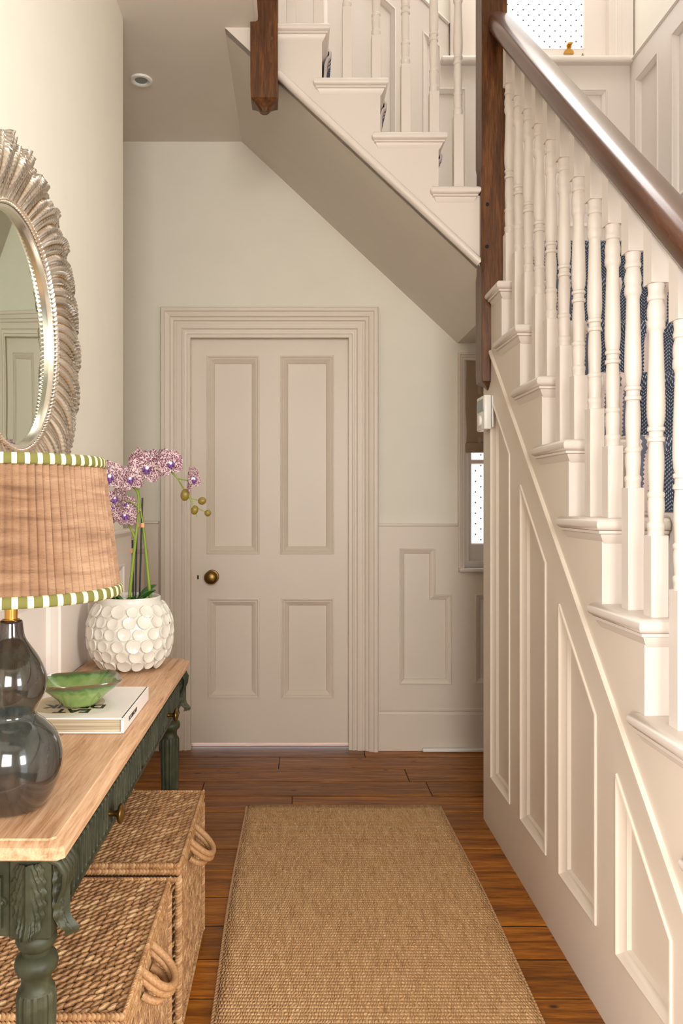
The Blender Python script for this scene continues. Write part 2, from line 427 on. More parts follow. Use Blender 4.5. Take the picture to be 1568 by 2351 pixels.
def recess(parent, poly, fr, mat, sc=1.0, prof=MOULD):
    poly = ccw(poly); mb = MB(); rings = [[fr(p[0], p[1], dd*sc) for p in offset(poly, ii*sc)] for ii, dd in prof]
    mb.loft(rings, True, False)
    mo = mb.build('moulding', mat, parent, 25)
    pb = MB(); inner = offset(poly, prof[-1][0]*sc); slab_holes(pb, inner, [], fr, prof[-1][1]*sc, prof[-1][1]*sc-0.006)
    return pb.build('panel', mat, parent, 0)
def sweep(mb, path, prof, fr):           # open path with mitres; prof (offset to the left, depth)
    rings = [[fr(p[0], p[1], dd) for p in offset(path, ii, False)] for ii, dd in prof]
    n = len(path)
    rows = [[rings[k][i] for k in range(len(prof))] for i in range(n)]
    mb.loft(rows, True, True)
def extr(mb, prof, axis, a0, a1, fn):    # extrude a closed 2D profile between a0 and a1
    mb.loft([[fn(p[0], p[1], a0) for p in prof], [fn(p[0], p[1], a1) for p in prof]], True, True)
def round_slab(mb, poly, z0, z1, r, seg=6, edge=None):
    poly = ccw(poly); rings = []; h = z1-z0
    if edge is None:
        edge = [(r*(1-cos(pi*(k/seg-0.5))), z0+h/2+h/2*sin(pi*(k/seg-0.5))) for k in range(seg+1)]
    for ins, z in edge: rings.append([(p[0], p[1], z) for p in offset(poly, ins)])
    base = mb.loft(rings, True, False); n = len(poly)
    for ring, z in ((rings[0], 0), (rings[-1], 1)):
        o = len(mb.v); mb.v += [tuple(p) for p in ring]
        for t in tessellate_polygon([[Vector((p[0], p[1], 0)) for p in ring]]): mb.f.append(tuple(i+o for i in t))

# ------------------------------------------------------------------ main dimensions
YB = 3.63; XL = -0.616; XR = 1.615; XW = 0.705; YC = 2.702; ZC = 2.915; ZT = 5.4; XF = -0.15
PX = YB/F
def bx(u): return (u-U0)*PX
def bz(v): return HC+(V0-v)*PX
G_ = 0.2115; R_ = 0.197
FR = {k: 2.344+G_*(1-k) for k in range(-3, 10)}     # lower flight nosing fronts: key 1 = tread at 1.741, 0 = next up ...
def ltread(k): return 1.741-R_*(k-1)                # top of tread k  (k=0: 1.938, k=-1: landing 2.135)

# ------------------------------------------------------------------ floor
fl = MB().box(-1.4, XR, -2.25, 4.6, -0.06, -0.0030).build('floor', 'subfloor', None, 0)
tag(fl, 'varnished orange-brown pine floorboards running across the hall', 'floor', kind='structure')
y = 1.809-0.1555*26; rnd = random.Random(3)
while y < YB+0.4:
    y1 = y+0.1555; xr = 1.612 if y1 > 2.84 else 0.72
    if y < YB < y1: pass
    xs = [-1.398 if y > 2.6 else -0.60]
    x = xs[0]+rnd.uniform(0.25, 1.1)
    while x < xr-0.25 and y > 1.2: xs.append(x); x += rnd.uniform(0.6, 1.5)
    xs.append(xr)
    for a, b in zip(xs[:-1], xs[1:]):
        dz = rnd.uniform(-0.0012, 0.0)
        MB().bbox(a+0.0014, b-0.0014, y+0.0026, y1-0.0026, -0.022, dz, 0.0022, 1).build('plank', 'plank', fl, 0)
    y = y1

# ------------------------------------------------------------------ back wall, with its openings
dX0, dX1, dZ1 = bx(432), bx(806), bz(770)
w1 = (bx(1065), 1.545, bz(1303), bz(826)); w2 = (bx(1062), bx(1416), bz(148), 4.55)
wb = MB(); rect = lambda a, b, c, d: [(a, c), (b, c), (b, d), (a, d)]
slab_holes(wb, [(-1.4, -0.02), (dX0, -0.02), (dX0, dZ1), (dX1, dZ1), (dX1, -0.02), (XR, -0.02), (XR, ZT), (-1.4, ZT)], [rect(*w1), rect(*w2)], fXZ(YB), 0, -0.16)
wall_back = tag(wb.build('wall_back', 'wall', None, 0), 'cream painted end wall of the hall around the panelled door', 'wall', kind='structure')
fb = fXZ(YB)
# wainscot right of the door
zd = bz(1206); za = bx(864)
W = MB(); pan1 = [(bx(915), bz(1258)), (bx(998), bz(1258)), (bx(998), bz(1363)), (bx(1035), bz(1363)), (bx(1035), bz(1570)), (bx(915), bz(1570))]
pan2 = rect(bx(1088), 1.50, bz(1568), bz(1363))
outer = [(za, bz(1640)), (XR, bz(1640)), (XR, bz(1312)), (bx(1050), bz(1312)), (bx(1050), zd), (za, zd)]
slab_holes(W, outer, [ccw(pan1), pan2], fb, 0.018, -0.0)
wn = W.build('wainscot', 'trim', wall_back, 0)
for p in (pan1, pan2): recess(wn, p, lambda a, b, d: fb(a, b, d+0.018), 'trim', 0.9)
MB().bbox(za, bx(1050), YB-0.026, YB, zd-0.004, zd+0.008, 0.004).build('dado_rail', 'trim', wall_back)
# wainscot left of the door
W = MB(); pl = rect(-1.2, bx(345), bz(1570), bz(1258)); slab_holes(W, rect(-1.4, bx(366), bz(1640), bz(1200)), [pl], fb, 0.018, 0)
wn = W.build('wainscot', 'trim', wall_back, 0); recess(wn, pl, lambda a, b, d: fb(a, b, d+0.018), 'trim', 0.9)
MB().bbox(-1.4, bx(366), YB-0.026, YB, bz(1200)-0.004, bz(1200)+0.008, 0.004).build('dado_rail', 'trim', wall_back)
# skirting
sk = [(0.0, -0.01), (0.024, -0.01), (0.024, bz(1638)-0.0), (0.019, bz(1636)), (0.017, bz(1632)), (0.022, bz(1629)), (0.022, bz(1625)), (0.016, bz(1622)), (0.0, bz(1622))]
for i, (a, b) in enumerate(((za, XR), (-1.4, bx(367)))):
    mb = MB(); extr(mb, sk, 0, a, b, lambda p, q, t: (t, YB-p, q))
    tag(mb.build('baseboard_back' if i == 0 else 'baseboard_alcove', 'trim', None, 30), ['tall putty moulded skirting under the stepped panel right of the door', 'tall putty moulded skirting in the alcove left of the door'][i], 'baseboard', kind='structure')
# upper wainscot behind the stair flight and under the landing window
zs = bz(148)
W = MB()
pA = rect(1.10, bx(1390), bz(525), bz(209)); pB = [(bx(969), 2.40), (bx(1068), 2.40), (bx(1068), bz(207)), (bx(1010), bz(207)), (bx(1010), bz(112)), (bx(969), bz(77))]
pC = [(0.13, 2.85), (0.48, 2.62), (0.48, 3.54), (0.13, 3.86)]
outer = [(0.80, 2.10), (XR, 2.10), (XR, zs), (bx(1028), zs), (bx(1028), bz(62)), (-0.35, bz(62)+(bx(1028)+0.35)*0.95), (-0.35, 3.10)]
slab_holes(W, ccw(outer), [ccw(p) for p in (pA, pB, pC)], fb, 0.018, 0)
wn = W.build('wainscot', 'stair', wall_back, 0)
for p in (pA, pB, pC): recess(wn, p, lambda a, b, d: fb(a, b, d+0.018), 'stair', 0.85)
mb = MB(); sweep(mb, [(-0.35, bz(62)+(bx(1028)+0.35)*0.95), (bx(1028), bz(62))], [(-0.004, 0.0), (-0.004, 0.022), (0.004, 0.026), (0.012, 0.02), (0.012, 0.0)], fb)
mb.build('dado_rail', 'stair', wall_back, 30)

# ------------------------------------------------------------------ door architrave and door
ARCH = [(0.0, -0.02), (0.0, 0.012), (0.014, 0.012), (0.016, 0.018), (0.026, 0.020), (0.028, 0.014), (0.034, 0.014), (0.040, 0.022), (0.062, 0.022), (0.064, 0.017), (0.070, 0.017),
        (0.074, 0.026), (0.086, 0.030), (0.090, 0.038), (0.108, 0.044), (0.112, 0.050), (0.126, 0.050), (0.130, 0.042), (0.130, -0.0)]
mb = MB(); k = (bx(432)-bx(368))/0.130
sweep(mb, [(dX0+0.012, -0.003), (dX0+0.012, dZ1-0.012), (dX1-0.012, dZ1-0.012), (dX1-0.012, -0.003)], [(i*k*1.04, d*0.9) for i, d in ARCH], fb)
tag(mb.build('trim_1', 'trim', None, 20), 'wide stepped putty architrave around the four-panel door', 'architrave', kind='structure')
YD = YB+0.035; dpx = YD/F
du = lambda u: (u-U0)*dpx
dv = lambda v: HC+(V0-v)*dpx
fd = fXZ(YD)
panels = [rect(du(474), du(596), dv(1273), dv(816)), rect(du(643), du(767), dv(1273), dv(816)), rect(du(476), du(596), dv(1604), dv(1373)), rect(du(645), du(767), dv(1604), dv(1373))]
door = thing('door_1', (du(620), YD, 0.0), 'putty painted four-panel door with a round brass knob', 'door', kind='structure')
mb = MB(); slab_holes(mb, rect(dX0+0.006, dX1-0.006, 0.019, dZ1-0.006), panels, fd, 0, -0.042)
mb.build('leaf', 'trim', door, 0)
for p in panels: recess(door, p, fd, 'trim', 1.3, [(0.0, 0.0), (0.001, 0.003), (0.005, 0.004), (0.008, 0.001), (0.011, -0.001), (0.014, 0.001), (0.020, -0.003), (0.025, -0.008), (0.028, -0.010), (0.030, -0.014)])
kx, kz = du(487), dv(1324)
def rotprof(mb, prof, c, axis, seg=24):
    for_r = []
    for r, t in prof:
        if axis == 'y': for_r.append([(c[0]+r*cos(2*pi*j/seg), c[1]-t, c[2]+r*sin(2*pi*j/seg)) for j in range(seg)])
        else: for_r.append([(c[0]+t, c[1]+r*cos(2*pi*j/seg), c[2]+r*sin(2*pi*j/seg)) for j in range(seg)])
    mb.loft(for_r, True, True)
mb = MB(); rotprof(mb, [(0.034, 0), (0.034, 0.002), (0.031, 0.006), (0.013, 0.008), (0.011, 0.026), (0.016, 0.030), (0.027, 0.036), (0.033, 0.046), (0.033, 0.054), (0.028, 0.062), (0.018, 0.067), (0.005, 0.069)], (kx, YD, kz), 'y')
kb = mb.build('knob', 'brass', door); kb['label'] = 'round aged brass door knob'
MB().bbox(du(452.5), du(456.5), YD-0.0015, YD+0.001, dv(1330), dv(1321), 0.0004, 1).build('keyhole', 'black', door)
# slim white draught strip along the skirting
mb = MB(); mb.bbox(bx(966), 1.58, YB-0.052, YB-0.026, 0.001, 0.018, 0.006, 3)
tag(mb.build('pipe_cover', 'white', None), 'slim white plastic strip on the floor against the skirting', 'strip')

# ------------------------------------------------------------------ windows
def sash_window(name, label, hole, fr, x0, x1, z0, z1, bars, mat):
    win = thing(name, (0.5*(hole[0]+hole[1]), YB+0.08, hole[2]), label, 'window', kind='structure')
    # box frame lining
    mb = MB(); slab_holes(mb, rect(*hole), [rect(hole[0]+0.028, hole[1]-0.028, hole[2]+0.03, hole[3]-0.03)], fXZ(YB), -0.02, -0.12); mb.build('frame', mat, win, 0)
    panes = []
    for (pz0, pz1) in bars: panes.append(rect(x0, x1, pz0, pz1))
    mb = MB(); slab_holes(mb, rect(hole[0]+0.028, hole[1]-0.028, z0, z1), panes, fXZ(YB), -0.06, -0.10)
    sash = mb.build('sash', mat, win, 0)
    for p in panes:
        m = MB(); sl = ccw(p); m.loft([[fXZ(YB)(q[0], q[1], dd) for q in offset(sl, ii)] for ii, dd in ((-0.001, -0.059), (0.004, -0.066), (0.005, -0.085))], True, False); m.build('glazing_bead', mat, sash, 0)
        m = MB(); slab_holes(m, p, [], fXZ(YB), -0.082, -0.086); m.build('pane', 'pane', sash, 0)
    return win
win1 = sash_window('window_1', 'narrow white sash window with dotted obscured glass under the landing', w1, fb, bx(1088), 1.46, bz(1290), bz(830), [(bz(1251), bz(1062)), (bz(1055), bz(850))], 'stair')
AW = [(0.0, 0.0), (0.0, 0.012), (0.008, 0.012), (0.010, 0.018), (0.020, 0.020), (0.022, 0.026), (0.031, 0.026), (0.031, 0.0)]
mb = MB(); sweep(mb, [(w1[0], w1[2]), (w1[0], w1[3]), (w1[1], w1[3]), (w1[1], w1[2])], AW, fb); mb.build('architrave', 'trim', win1, 20)
mb = MB(); mb.bbox(bx(1050), 1.58, YB-0.05, YB+0.06, bz(1312), bz(1303), 0.006, 3); mb.build('sill', 'stair', win1)
win2 = sash_window('window_2', 'bright white sash window with dotted obscured glass above the quarter landing', w2, fb, bx(1104), bx(1353), bz(119), 4.5, [(bz(95), 4.45)], 'stair')
AW2 = [(i*2.1, d*1.25) for i, d in AW]
mb = MB(); sweep(mb, [(w2[0], w2[2]+0.012), (w2[0], w2[3]), (w2[1], w2[3]), (w2[1], w2[2]+0.012)], AW2, fb); mb.build('architrave', 'stair', win2, 20)
mb = MB(); mb.bbox(bx(1009), XR-0.003, YB-0.055, YB+0.05, bz(156), bz(141), 0.010, 3); mb.build('sill', 'stair', win2)
mb = MB(); sx, sz = bx(1315), bz(100)
slab_holes(mb, [(sx-0.024, sz-0.018), (sx+0.024, sz-0.018), (sx+0.022, sz-0.006), (sx+0.010, sz+0.004), (sx+0.009, sz+0.016), (sx+0.014, sz+0.020), (sx+0.012, sz+0.026), (sx-0.012, sz+0.026), (sx-0.012, sz+0.020), (sx-0.008, sz+0.014), (sx-0.012, sz+0.002), (sx-0.022, sz-0.006)], [], fXZ(YB), -0.058, -0.050)
mb.bbox(sx-0.013, sx+0.013, YB+0.028, YB+0.056, sz+0.018, sz+0.027, 0.004)
mb.build('sash_lift', 'brightbrass', win2, 30)['label'] = 'brass sash lift on the bottom rail'
mb = MB(); mb.bbox(bx(1333), bx(1339), YB-0.012, YB-0.004, bz(141)+0.0, bz(129), 0.001, 1); mb.lathe([(0.004, 0), (0.003, 0.008)], (bx(1336), YB-0.008, bz(129)), 8)
mb.build('sash_stop', 'brass', win2, 30)

# roman blind
bl = thing('roman_blind', (1.15, YB-0.02, bz(1039)), 'taupe linen roman blind half lowered over the small window', 'blind')
yb = YB+0.005
mb = MB(); mb.grid(lambda s, t: (bx(1069)+0.006*sin(t*9)*0.4+s*(1.53-bx(1069)), yb-0.012-0.004*sin(t*14), bz(1019)+t*(bz(829)-bz(1019))), 2, 24)
b0 = mb.build('panel', 'linen', bl); md = b0.modifiers.new('s', 'SOLIDIFY'); md.thickness = 0.004
mb = MB(); mb.bbox(bx(1067), 1.53, yb-0.034, yb-0.014, bz(1040), bz(1018), 0.005, 3); mb.build('fold', 'linen', bl)
mb = MB(); mb.bbox(bx(1068), 1.53, yb-0.040, yb-0.028, bz(1040)+0.001, bz(1032), 0.004, 2); mb.build('hem', 'linen', bl)
for uu in (1096,): MB().box(bx(uu), bx(uu+6), yb-0.0195, yb-0.0175, bz(1019), bz(831)).build('tape', 'tape', bl, 0)

# ------------------------------------------------------------------ left wall
wl = MB(); slab_holes(wl, rect(-2.25, YC, -0.02, ZT), [rect(-1.15, -0.22, 0.0, 2.05)], fYZl(XL), 0, -0.12); wl = wl.box(-1.4, XL-0.12, YC-0.12, YC, -0.02, ZT).build('wall_left', 'wall', None, 0)
tag(wl, 'cream left wall carrying the round mirror, panelled below the dado', 'wall', kind='structure')
fl_ = fYZl(XL)
W = MB(); zdl = 1.080
pls = [rect(0.3, 1.20, 0.26, 0.98), rect(1.40, 1.88, 0.26, 0.98), rect(2.135, 2.575, 0.26, 0.98)]
slab_holes(W, rect(-0.10, YC, 0.0, zdl), pls, fl_, 0.030, 0.0)
wn = W.build('wainscot', 'stair', wl, 0)
for p in pls: recess(wn, p, lambda a, b, d: fl_(a, b, d+0.030), 'stair', 1.3)
mb = MB(); extr(mb, [(0, zdl-0.012), (0.032, zdl-0.012), (0.036, zdl-0.006), (0.042, zdl+0.002), (0.042, zdl+0.008), (0.036, zdl+0.012), (0, zdl+0.012)], 0, -0.10, YC+0.006, lambda p, q, t: (XL+p, t, q))
mb.build('dado_rail', 'stair', wl, 30)
mb = MB(); extr(mb, [(0.0, 0.0), (0.046, 0.0), (0.046, 0.15), (0.040, 0.16), (0.038, 0.17), (0.030, 0.19), (0.0, 0.19)], 0, -0.10, YC, lambda p, q, t: (XL+p, t, q))
tag(mb.build('baseboard_left', 'stair', None, 30), 'skirting along the left wall behind the console table', 'baseboard', kind='structure')
o = MB().box(-1.46, -1.4, YC-0.12, YB, -0.02, ZT).build('wall_alcove', 'wall', None, 0); tag(o, 'cream side wall of the alcove beyond the left corner', 'wall', kind='structure')
o = MB().box(XL-0.12, XR+0.1, -2.33, -2.25, -0.02, ZT).build('wall_front', 'wall', None, 0); tag(o, 'cream wall behind the viewpoint by the front door', 'wall', kind='structure')
# ------------------------------------------------------------------ right stair wall
wr = MB(); slab_holes(wr, rect(-2.25, YB+0.16, -0.02, ZT), [rect(-1.35, -0.35, 0.0, 2.6)], fYZr(XR), 0, -0.1); wr = wr.build('wall_right', 'wall', None, 0)
tag(wr, 'pale stair wall at far right with panelling below its dado', 'wall', kind='structure')
fr_ = fYZr(XR)
pe = rect(3.328, 3.551, 2.42, 3.171); pf = rect(2.90, 3.206, 2.454, 3.171)
rk = lambda y_: zs-0.931*(2.86-y_)
pg = [(2.42, rk(2.42)-1.0), (2.76, rk(2.76)-0.84), (2.76, rk(2.76)-0.11), (2.42, rk(2.42)-0.11)]
ph = [(1.95, rk(1.95)-0.95), (2.30, rk(2.30)-0.95), (2.30, rk(2.30)-0.11), (1.95, rk(1.95)-0.11)]
W = MB(); slab_holes(W, ccw([(YB, 2.1), (YB, zs), (2.86, zs), (0.4, rk(0.4)), (0.4, 0.0), (2.6, 1.9)]), [ccw(p) for p in (pe, pf, pg, ph)], fr_, 0.018, 0)
wn = W.build('wainscot', 'stair', wr, 0)
for p in (pe, pf, pg, ph): recess(wn, p, lambda a, b, d: fr_(a, b, d+0.018), 'stair', 0.95)
mb = MB(); sweep(mb, [(YB-0.05, zs), (2.86, zs), (0.4, rk(0.4))], [(0.012, 0.0), (0.012, 0.020), (0.004, 0.026), (-0.004, 0.022), (-0.004, 0.0)], fr_); mb.build('dado_rail', 'stair', wr, 30)

# ------------------------------------------------------------------ ceilings
mb = MB(); zf = 3.09
mb.box(-1.4, XF, -2.25, 2.79, ZC, zf); mb.box(XF, XR, -2.25, -0.35, ZC, zf); mb.box(-1.4, -0.257, 2.79, YB, ZC, zf)
ce = mb.build('ceiling', 'ceil', None, 0); tag(ce, 'shaded putty hall ceiling with a recessed spotlight', 'ceiling', kind='structure')
mb = MB(); extr(mb, [(0, 0), (0.006, -0.002), (0.014, 0.004), (0.016, 0.016), (0.012, 0.026), (0.006, 0.030), (0, 0.030)], 0, -0.35, 2.72, lambda p, q, t: (XF+p, t, ZC+q)); mb.build('edge_bead', 'stair', ce, 40)
mb = MB(); mb.box(XF, XF+0.006, -0.35, 2.72, ZC+0.02, zf+0.03); mb.build('fascia', 'stair', ce, 0)
o = MB().box(-1.5, XR+0.1, -2.33, YB+0.16, ZT, ZT+0.06).build('ceiling_upper', 'ceil', None, 0); tag(o, 'ceiling high above the stairwell', 'ceiling', kind='structure')
# recessed spotlight
dl = thing('downlight', ((324-U0)*3.098/F, 3.098, ZC-0.004), 'small round white recessed spotlight in the ceiling', 'spotlight')
c = worigin(dl)
mb = MB(); mb.lathe([(0.024, 0.004), (0.027, -0.001), (0.036, -0.005), (0.044, -0.003), (0.046, 0.004)], c, 32, False); mb.build('bezel', 'white', dl)
mb = MB(); mb.lathe([(0.001, 0.001), (0.024, 0.001), (0.026, 0.003)], c, 24); mb.build('lens', 'lcd', dl)

# ------------------------------------------------------------------ spandrel wall under the lower flight
fs = fYZr(XW)
top = []
Y1 = 2.835
pts = [(Y1, -0.01), (Y1, 1.95)]
pts.append((FR[0]+0.03, 1.95)); pts[-1] = (FR[-1]+0.0, 1.95)
k = 0
pts = [(0.60, -0.01), (Y1, -0.01), (Y1, 1.94), (FR[0]+0.03, 1.94-0.03)]
pts = [(0.62, -0.01), (Y1, -0.01), (Y1, ltread(0)-0.03), (FR[0]+0.030, ltread(0)-0.03)]
for k in range(1, 9):
    pts.append((FR[k-1]+0.030, ltread(k)-0.03)); pts.append((FR[k]+0.030, ltread(k)-0.03))
pts.append((FR[8]+0.030, -0.01))
pts = [p for p in pts if p[0] != 0.62]
pans = []
zlo = 0.194
pans.append([(2.483, zlo), (2.721, zlo), (2.721, 1.567), (2.483, 1.344)])
pans.append([(2.124, zlo), (2.364, zlo), (2.364, 1.241), (2.124, 1.016)])
pans.append([(1.771, zlo), (2.016, zlo), (2.016, 0.9155), (1.771, 0.688)])
pans.append([(1.415, zlo), (1.658, zlo), (1.658, 0.592), (1.415, 0.366)])
mb = MB(); slab_holes(mb, ccw(pts), [ccw(p) for p in pans], fs, 0, -0.055)
ws = mb.build('wall_stair', 'trim', None, 0)
tag(ws, 'putty spandrel wall panelled under the lower stair flight', 'wall', kind='structure')
SP = [(0.0, 0.0), (0.0005, 0.004), (0.003, 0.005), (0.005, 0.0), (0.008, -0.003), (0.020, -0.010), (0.024, -0.011), (0.026, -0.018), (0.027, -0.020)]
for p in pans: recess(ws, p, fs, 'trim', 1.0, SP)
mb = MB(); bz_ = lambda yy: 1.189+0.94*(yy-2.152)
sweep(mb, [(2.726, bz_(2.726)), (0.95, bz_(0.95))], [(-0.006, 0.0), (-0.006, 0.005), (-0.002, 0.009), (0.004, 0.009), (0.006, 0.005), (0.006, 0.0)], fs); mb.build('raked_bead', 'trim', ws, 30)

# ------------------------------------------------------------------ staircase
st = thing('staircase', (1.16, 1.7, 0.0), 'painted dog-leg staircase with turned balusters and dark wood handrail', 'staircase')
def tread_xy(poly, zt, name='tread'):
    mb = MB(); round_slab(mb, poly, zt-0.030, zt, 0.015, 8); return mb.build(name, 'stair', st, 50)
COVE = [(0.030, 0.0), (0.0295, 0.004), (0.024, 0.010), (0.018, 0.020), (0.016, 0.026), (0.010, 0.028), (0.010, 0.034)]
def cove(poly, zt):
    mb = MB(); round_slab(mb, poly, 0, 0, 0, 0, [(i-0.001, zt-0.030-0.034+z+0.0005) for i, z in COVE]); mb.build('scotia', 'stair', st, 30)
XN = XW-0.024
for k in range(-1, 9):
    z = ltread(k); f0 = FR[k]; nxt = f0+G_
    if k == -1:      # quarter landing
        mb = MB(); mb.box(0.768, XR, f0+0.03, YB, z-0.16, z-0.002); mb.build('landing', 'stair', st, 0)
        tread_xy([(0.768, f0), (XR-0.002, f0), (XR-0.002, f0+0.08), (0.768, f0+0.08)], z)
        cove([(0.768, f0), (XR-0.002, f0), (XR-0.002, f0+0.06), (0.768, f0+0.06)], z)
    else:
        far = min(nxt+0.060, 2.722)
        tread_xy([(XN, f0), (XR-0.002, f0), (XR-0.002, nxt+0.034), (XW+0.012, nxt+0.034), (XW+0.012, far), (XN, far)], z)
        cove([(XN, f0), (XR-0.002, f0), (XR-0.002, nxt+0.03), (XW+0.03, nxt+0.03), (XW+0.03, far), (XN, far)], z)
    zb = ltread(k+1)
    if k == 8: zb = 0.0
    MB().box(XW-0.0005 if k > -1 else 0.77, XR-0.002, f0+0.0285, f0+0.048, zb-0.002, z-0.028).build('riser', 'stair', st, 0)
    if k >= 0: MB().box(XW+0.05, XR-0.002, f0+0.048, nxt+0.03, zb-0.02, zb-0.004).build('carriage', 'stair', st, 0) if k < 8 else None
# upper flight: rises to the left.  nosing fronts along X
YS = 2.757; YN = YS-0.024
UF = [0.763-0.2125*i for i in range(5)]; UZ = [2.332+R_*i for i in range(5)]
fu = fXZ(YS)
soff = lambda x: 1.948+(0.777-x)*0.935
poly = [(0.735, soff(0.735))]
poly = [(0.70, soff(0.70)), (0.70, UZ[0]-0.03)]
for i in range(4):
    poly.append((UF[i+1]-0.03, UZ[i]-0.03)); poly.append((UF[i+1]-0.03, UZ[i+1]-0.03))
xe = -0.258
poly += [(xe, UZ[4]-0.03), (xe, soff(xe))]
mb = MB(); slab_holes(mb, ccw(poly), [], fu, 0, -0.04); mb.build('stair_string', 'stair', st, 0)
mb = MB(); sweep(mb, [(0.672, soff(0.672)+0.010), (-0.063, soff(-0.063)+0.010)], [(-0.014, 0.0), (-0.014, 0.010), (-0.008, 0.018), (0.002, 0.021), (0.010, 0.016), (0.014, 0.006), (0.014, 0.0)], fu); mb.build('string_bead', 'stair', st, 50)
# soffit of the upper flight and of the landing
mb = MB(); mb.loft([[(0.777, YS+0.001, 1.948), (0.777, YB, 1.948), (0.777, YB, 1.968), (0.777, YS+0.001, 1.968)], [(xe, YS+0.001, soff(xe)), (xe, YB, soff(xe)), (xe, YB, soff(xe)+0.02), (xe, YS+0.001, soff(xe)+0.02)]])
mb.box(0.777, XR, YS+0.03, YB, 1.948, 1.968)
mb.build('soffit', 'ceil', st, 0)
for i in range(5):
    z = UZ[i]; f0 = UF[i]; nxt = f0-0.2125
    if i < 4:
        x1 = f0 if i else 0.672
        tread_xy([(x1, YN), (x1, YB-0.002), (nxt-0.034, YB-0.002), (nxt-0.034, YS+0.012), (nxt-0.060, YS+0.012), (nxt-0.060, YN)], z)
        cove([(x1, YN), (x1, YB-0.002), (nxt-0.03, YB-0.002), (nxt-0.03, YS+0.03), (nxt-0.060, YS+0.03), (nxt-0.060, YN)], z)
        if i == 0: tread_xy([(f0, 2.82), (f0, YB-0.002), (0.66, YB-0.002), (0.66, 2.82)], z)
    else:
        tread_xy([(f0, 2.82), (f0, YB-0.002), (f0-0.08, YB-0.002), (f0-0.08, 2.82)], z)
    MB().box(f0-0.048, f0-0.0285, YS-0.0005 if i else 2.82, YB-0.002, z-R_-0.002, z-0.028).build('riser', 'stair', st, 0)
MB().box(-1.4, UF[4]-0.06, 2.79, YB, zf-0.01, UZ[4]-0.005).build('landing', 'stair', st, 0)

# balusters
BP = [(2155,.90),(2112,.92),(2106,.98),(2078,.98),(2066,.82),(2030,.84),(1985,.92),(1935,.93),(1905,.84),(1892,.97),(1876,.97),(1862,.78),(1800,.82),(1700,.90),(1620,.88),(1560,.80),(1532,.76),(1526,.96),(1502,.97),(1494,.80),(1462,.78),(1454,.96),(1434,.97),(1424,.78),(1395,.90),(1350,.98),(1290,1.0),(1150,.95),(1000,.86),(850,.78),(800,.76),(778,.86),(768,.98),(735,1.0),(716,.96),(704,.90),(680,.98),(640,.98),(600,.84),(584,.78),(576,.94),(552,.97),(544,.88),(520,.84),(480,.92),(470,.92)]
def baluster(x, y, z0, zs0, length, ztop, cut=None):
    hw = 0.0178; mb = MB()
    mb.bbox(x-hw, x+hw, y-hw, y+hw, z0-0.001, zs0, 0.0015, 1)
    prof = [(hw*r*0.99, zs0+(2155-p)/1685*length) for p, r in BP]
    mb.lathe(prof, (x, y, 0), 16)
    zt0 = zs0+length
    if cut:
        a, b = cut
        lo = [(x-hw, y-hw), (x+hw, y-hw), (x+hw, y+hw), (x-hw, y+hw)]
        mb.loft([[(p[0], p[1], zt0) for p in lo], [(p[0], p[1], cut[0](p[0], p[1])) for p in lo]])
    return mb.build('baluster', 'stair', st, 38)
RB = lambda yy: 2.844-0.941*(2.71-yy)           # underside of the lower handrail
XB = 0.737
TL = 0.512
for k in range(0, 8):
    for off in (0.048, 0.048+G_/2):
        yb_ = FR[k]+off
        if yb_ > 2.69: continue
        zs0 = 1.506+0.935*(yb_-1.96)
        baluster(XB, yb_, ltread(k), zs0, TL, 0, (lambda a, b: RB(b)+0.012, None))
RU = lambda xx: 2.79-0.965*(xx-0.405)+TL+0.13
for xq, i in ((0.598, 0), (0.509, 1), (0.405, 1), (0.297, 2), (0.190, 2), (0.085, 3), (-0.015, 3)):
    baluster(xq, YS+0.026, UZ[i], 2.79-0.965*(xq-0.405), TL, 0, (lambda a, b: RU(a)+0.012, None))
# handrails
def railsec(w, h):
    out = []
    for j in range(28):
        a = 2*pi*j/28; x = cos(a); z = sin(a)
        px = math.copysign(abs(x)**0.8, x)*w/2; pz = math.copysign(abs(z)**0.8, z)*h/2
        if pz < -h*0.18: px *= 0.90 if pz > -h*0.36 else 0.78
        out.append((px, pz+h/2))
    return out
sec = railsec(0.086, 0.074); mb = MB()
mb.loft([[(XB+a, yy, RB(yy)+b*1.30) for a, b in sec] for yy in (0.45, 1.0, 1.8, 2.70, 2.73)])
hr = mb.build('handrail', 'rail', st, 40); hr['label'] = 'dark polished wooden handrail'
mb = MB(); mb.loft([[(xx, YS+0.026+a, RU(xx)+b*1.30) for a, b in sec] for xx in (-0.09, 0.3, 0.70)])
mb.build('handrail', 'rail', st, 40)
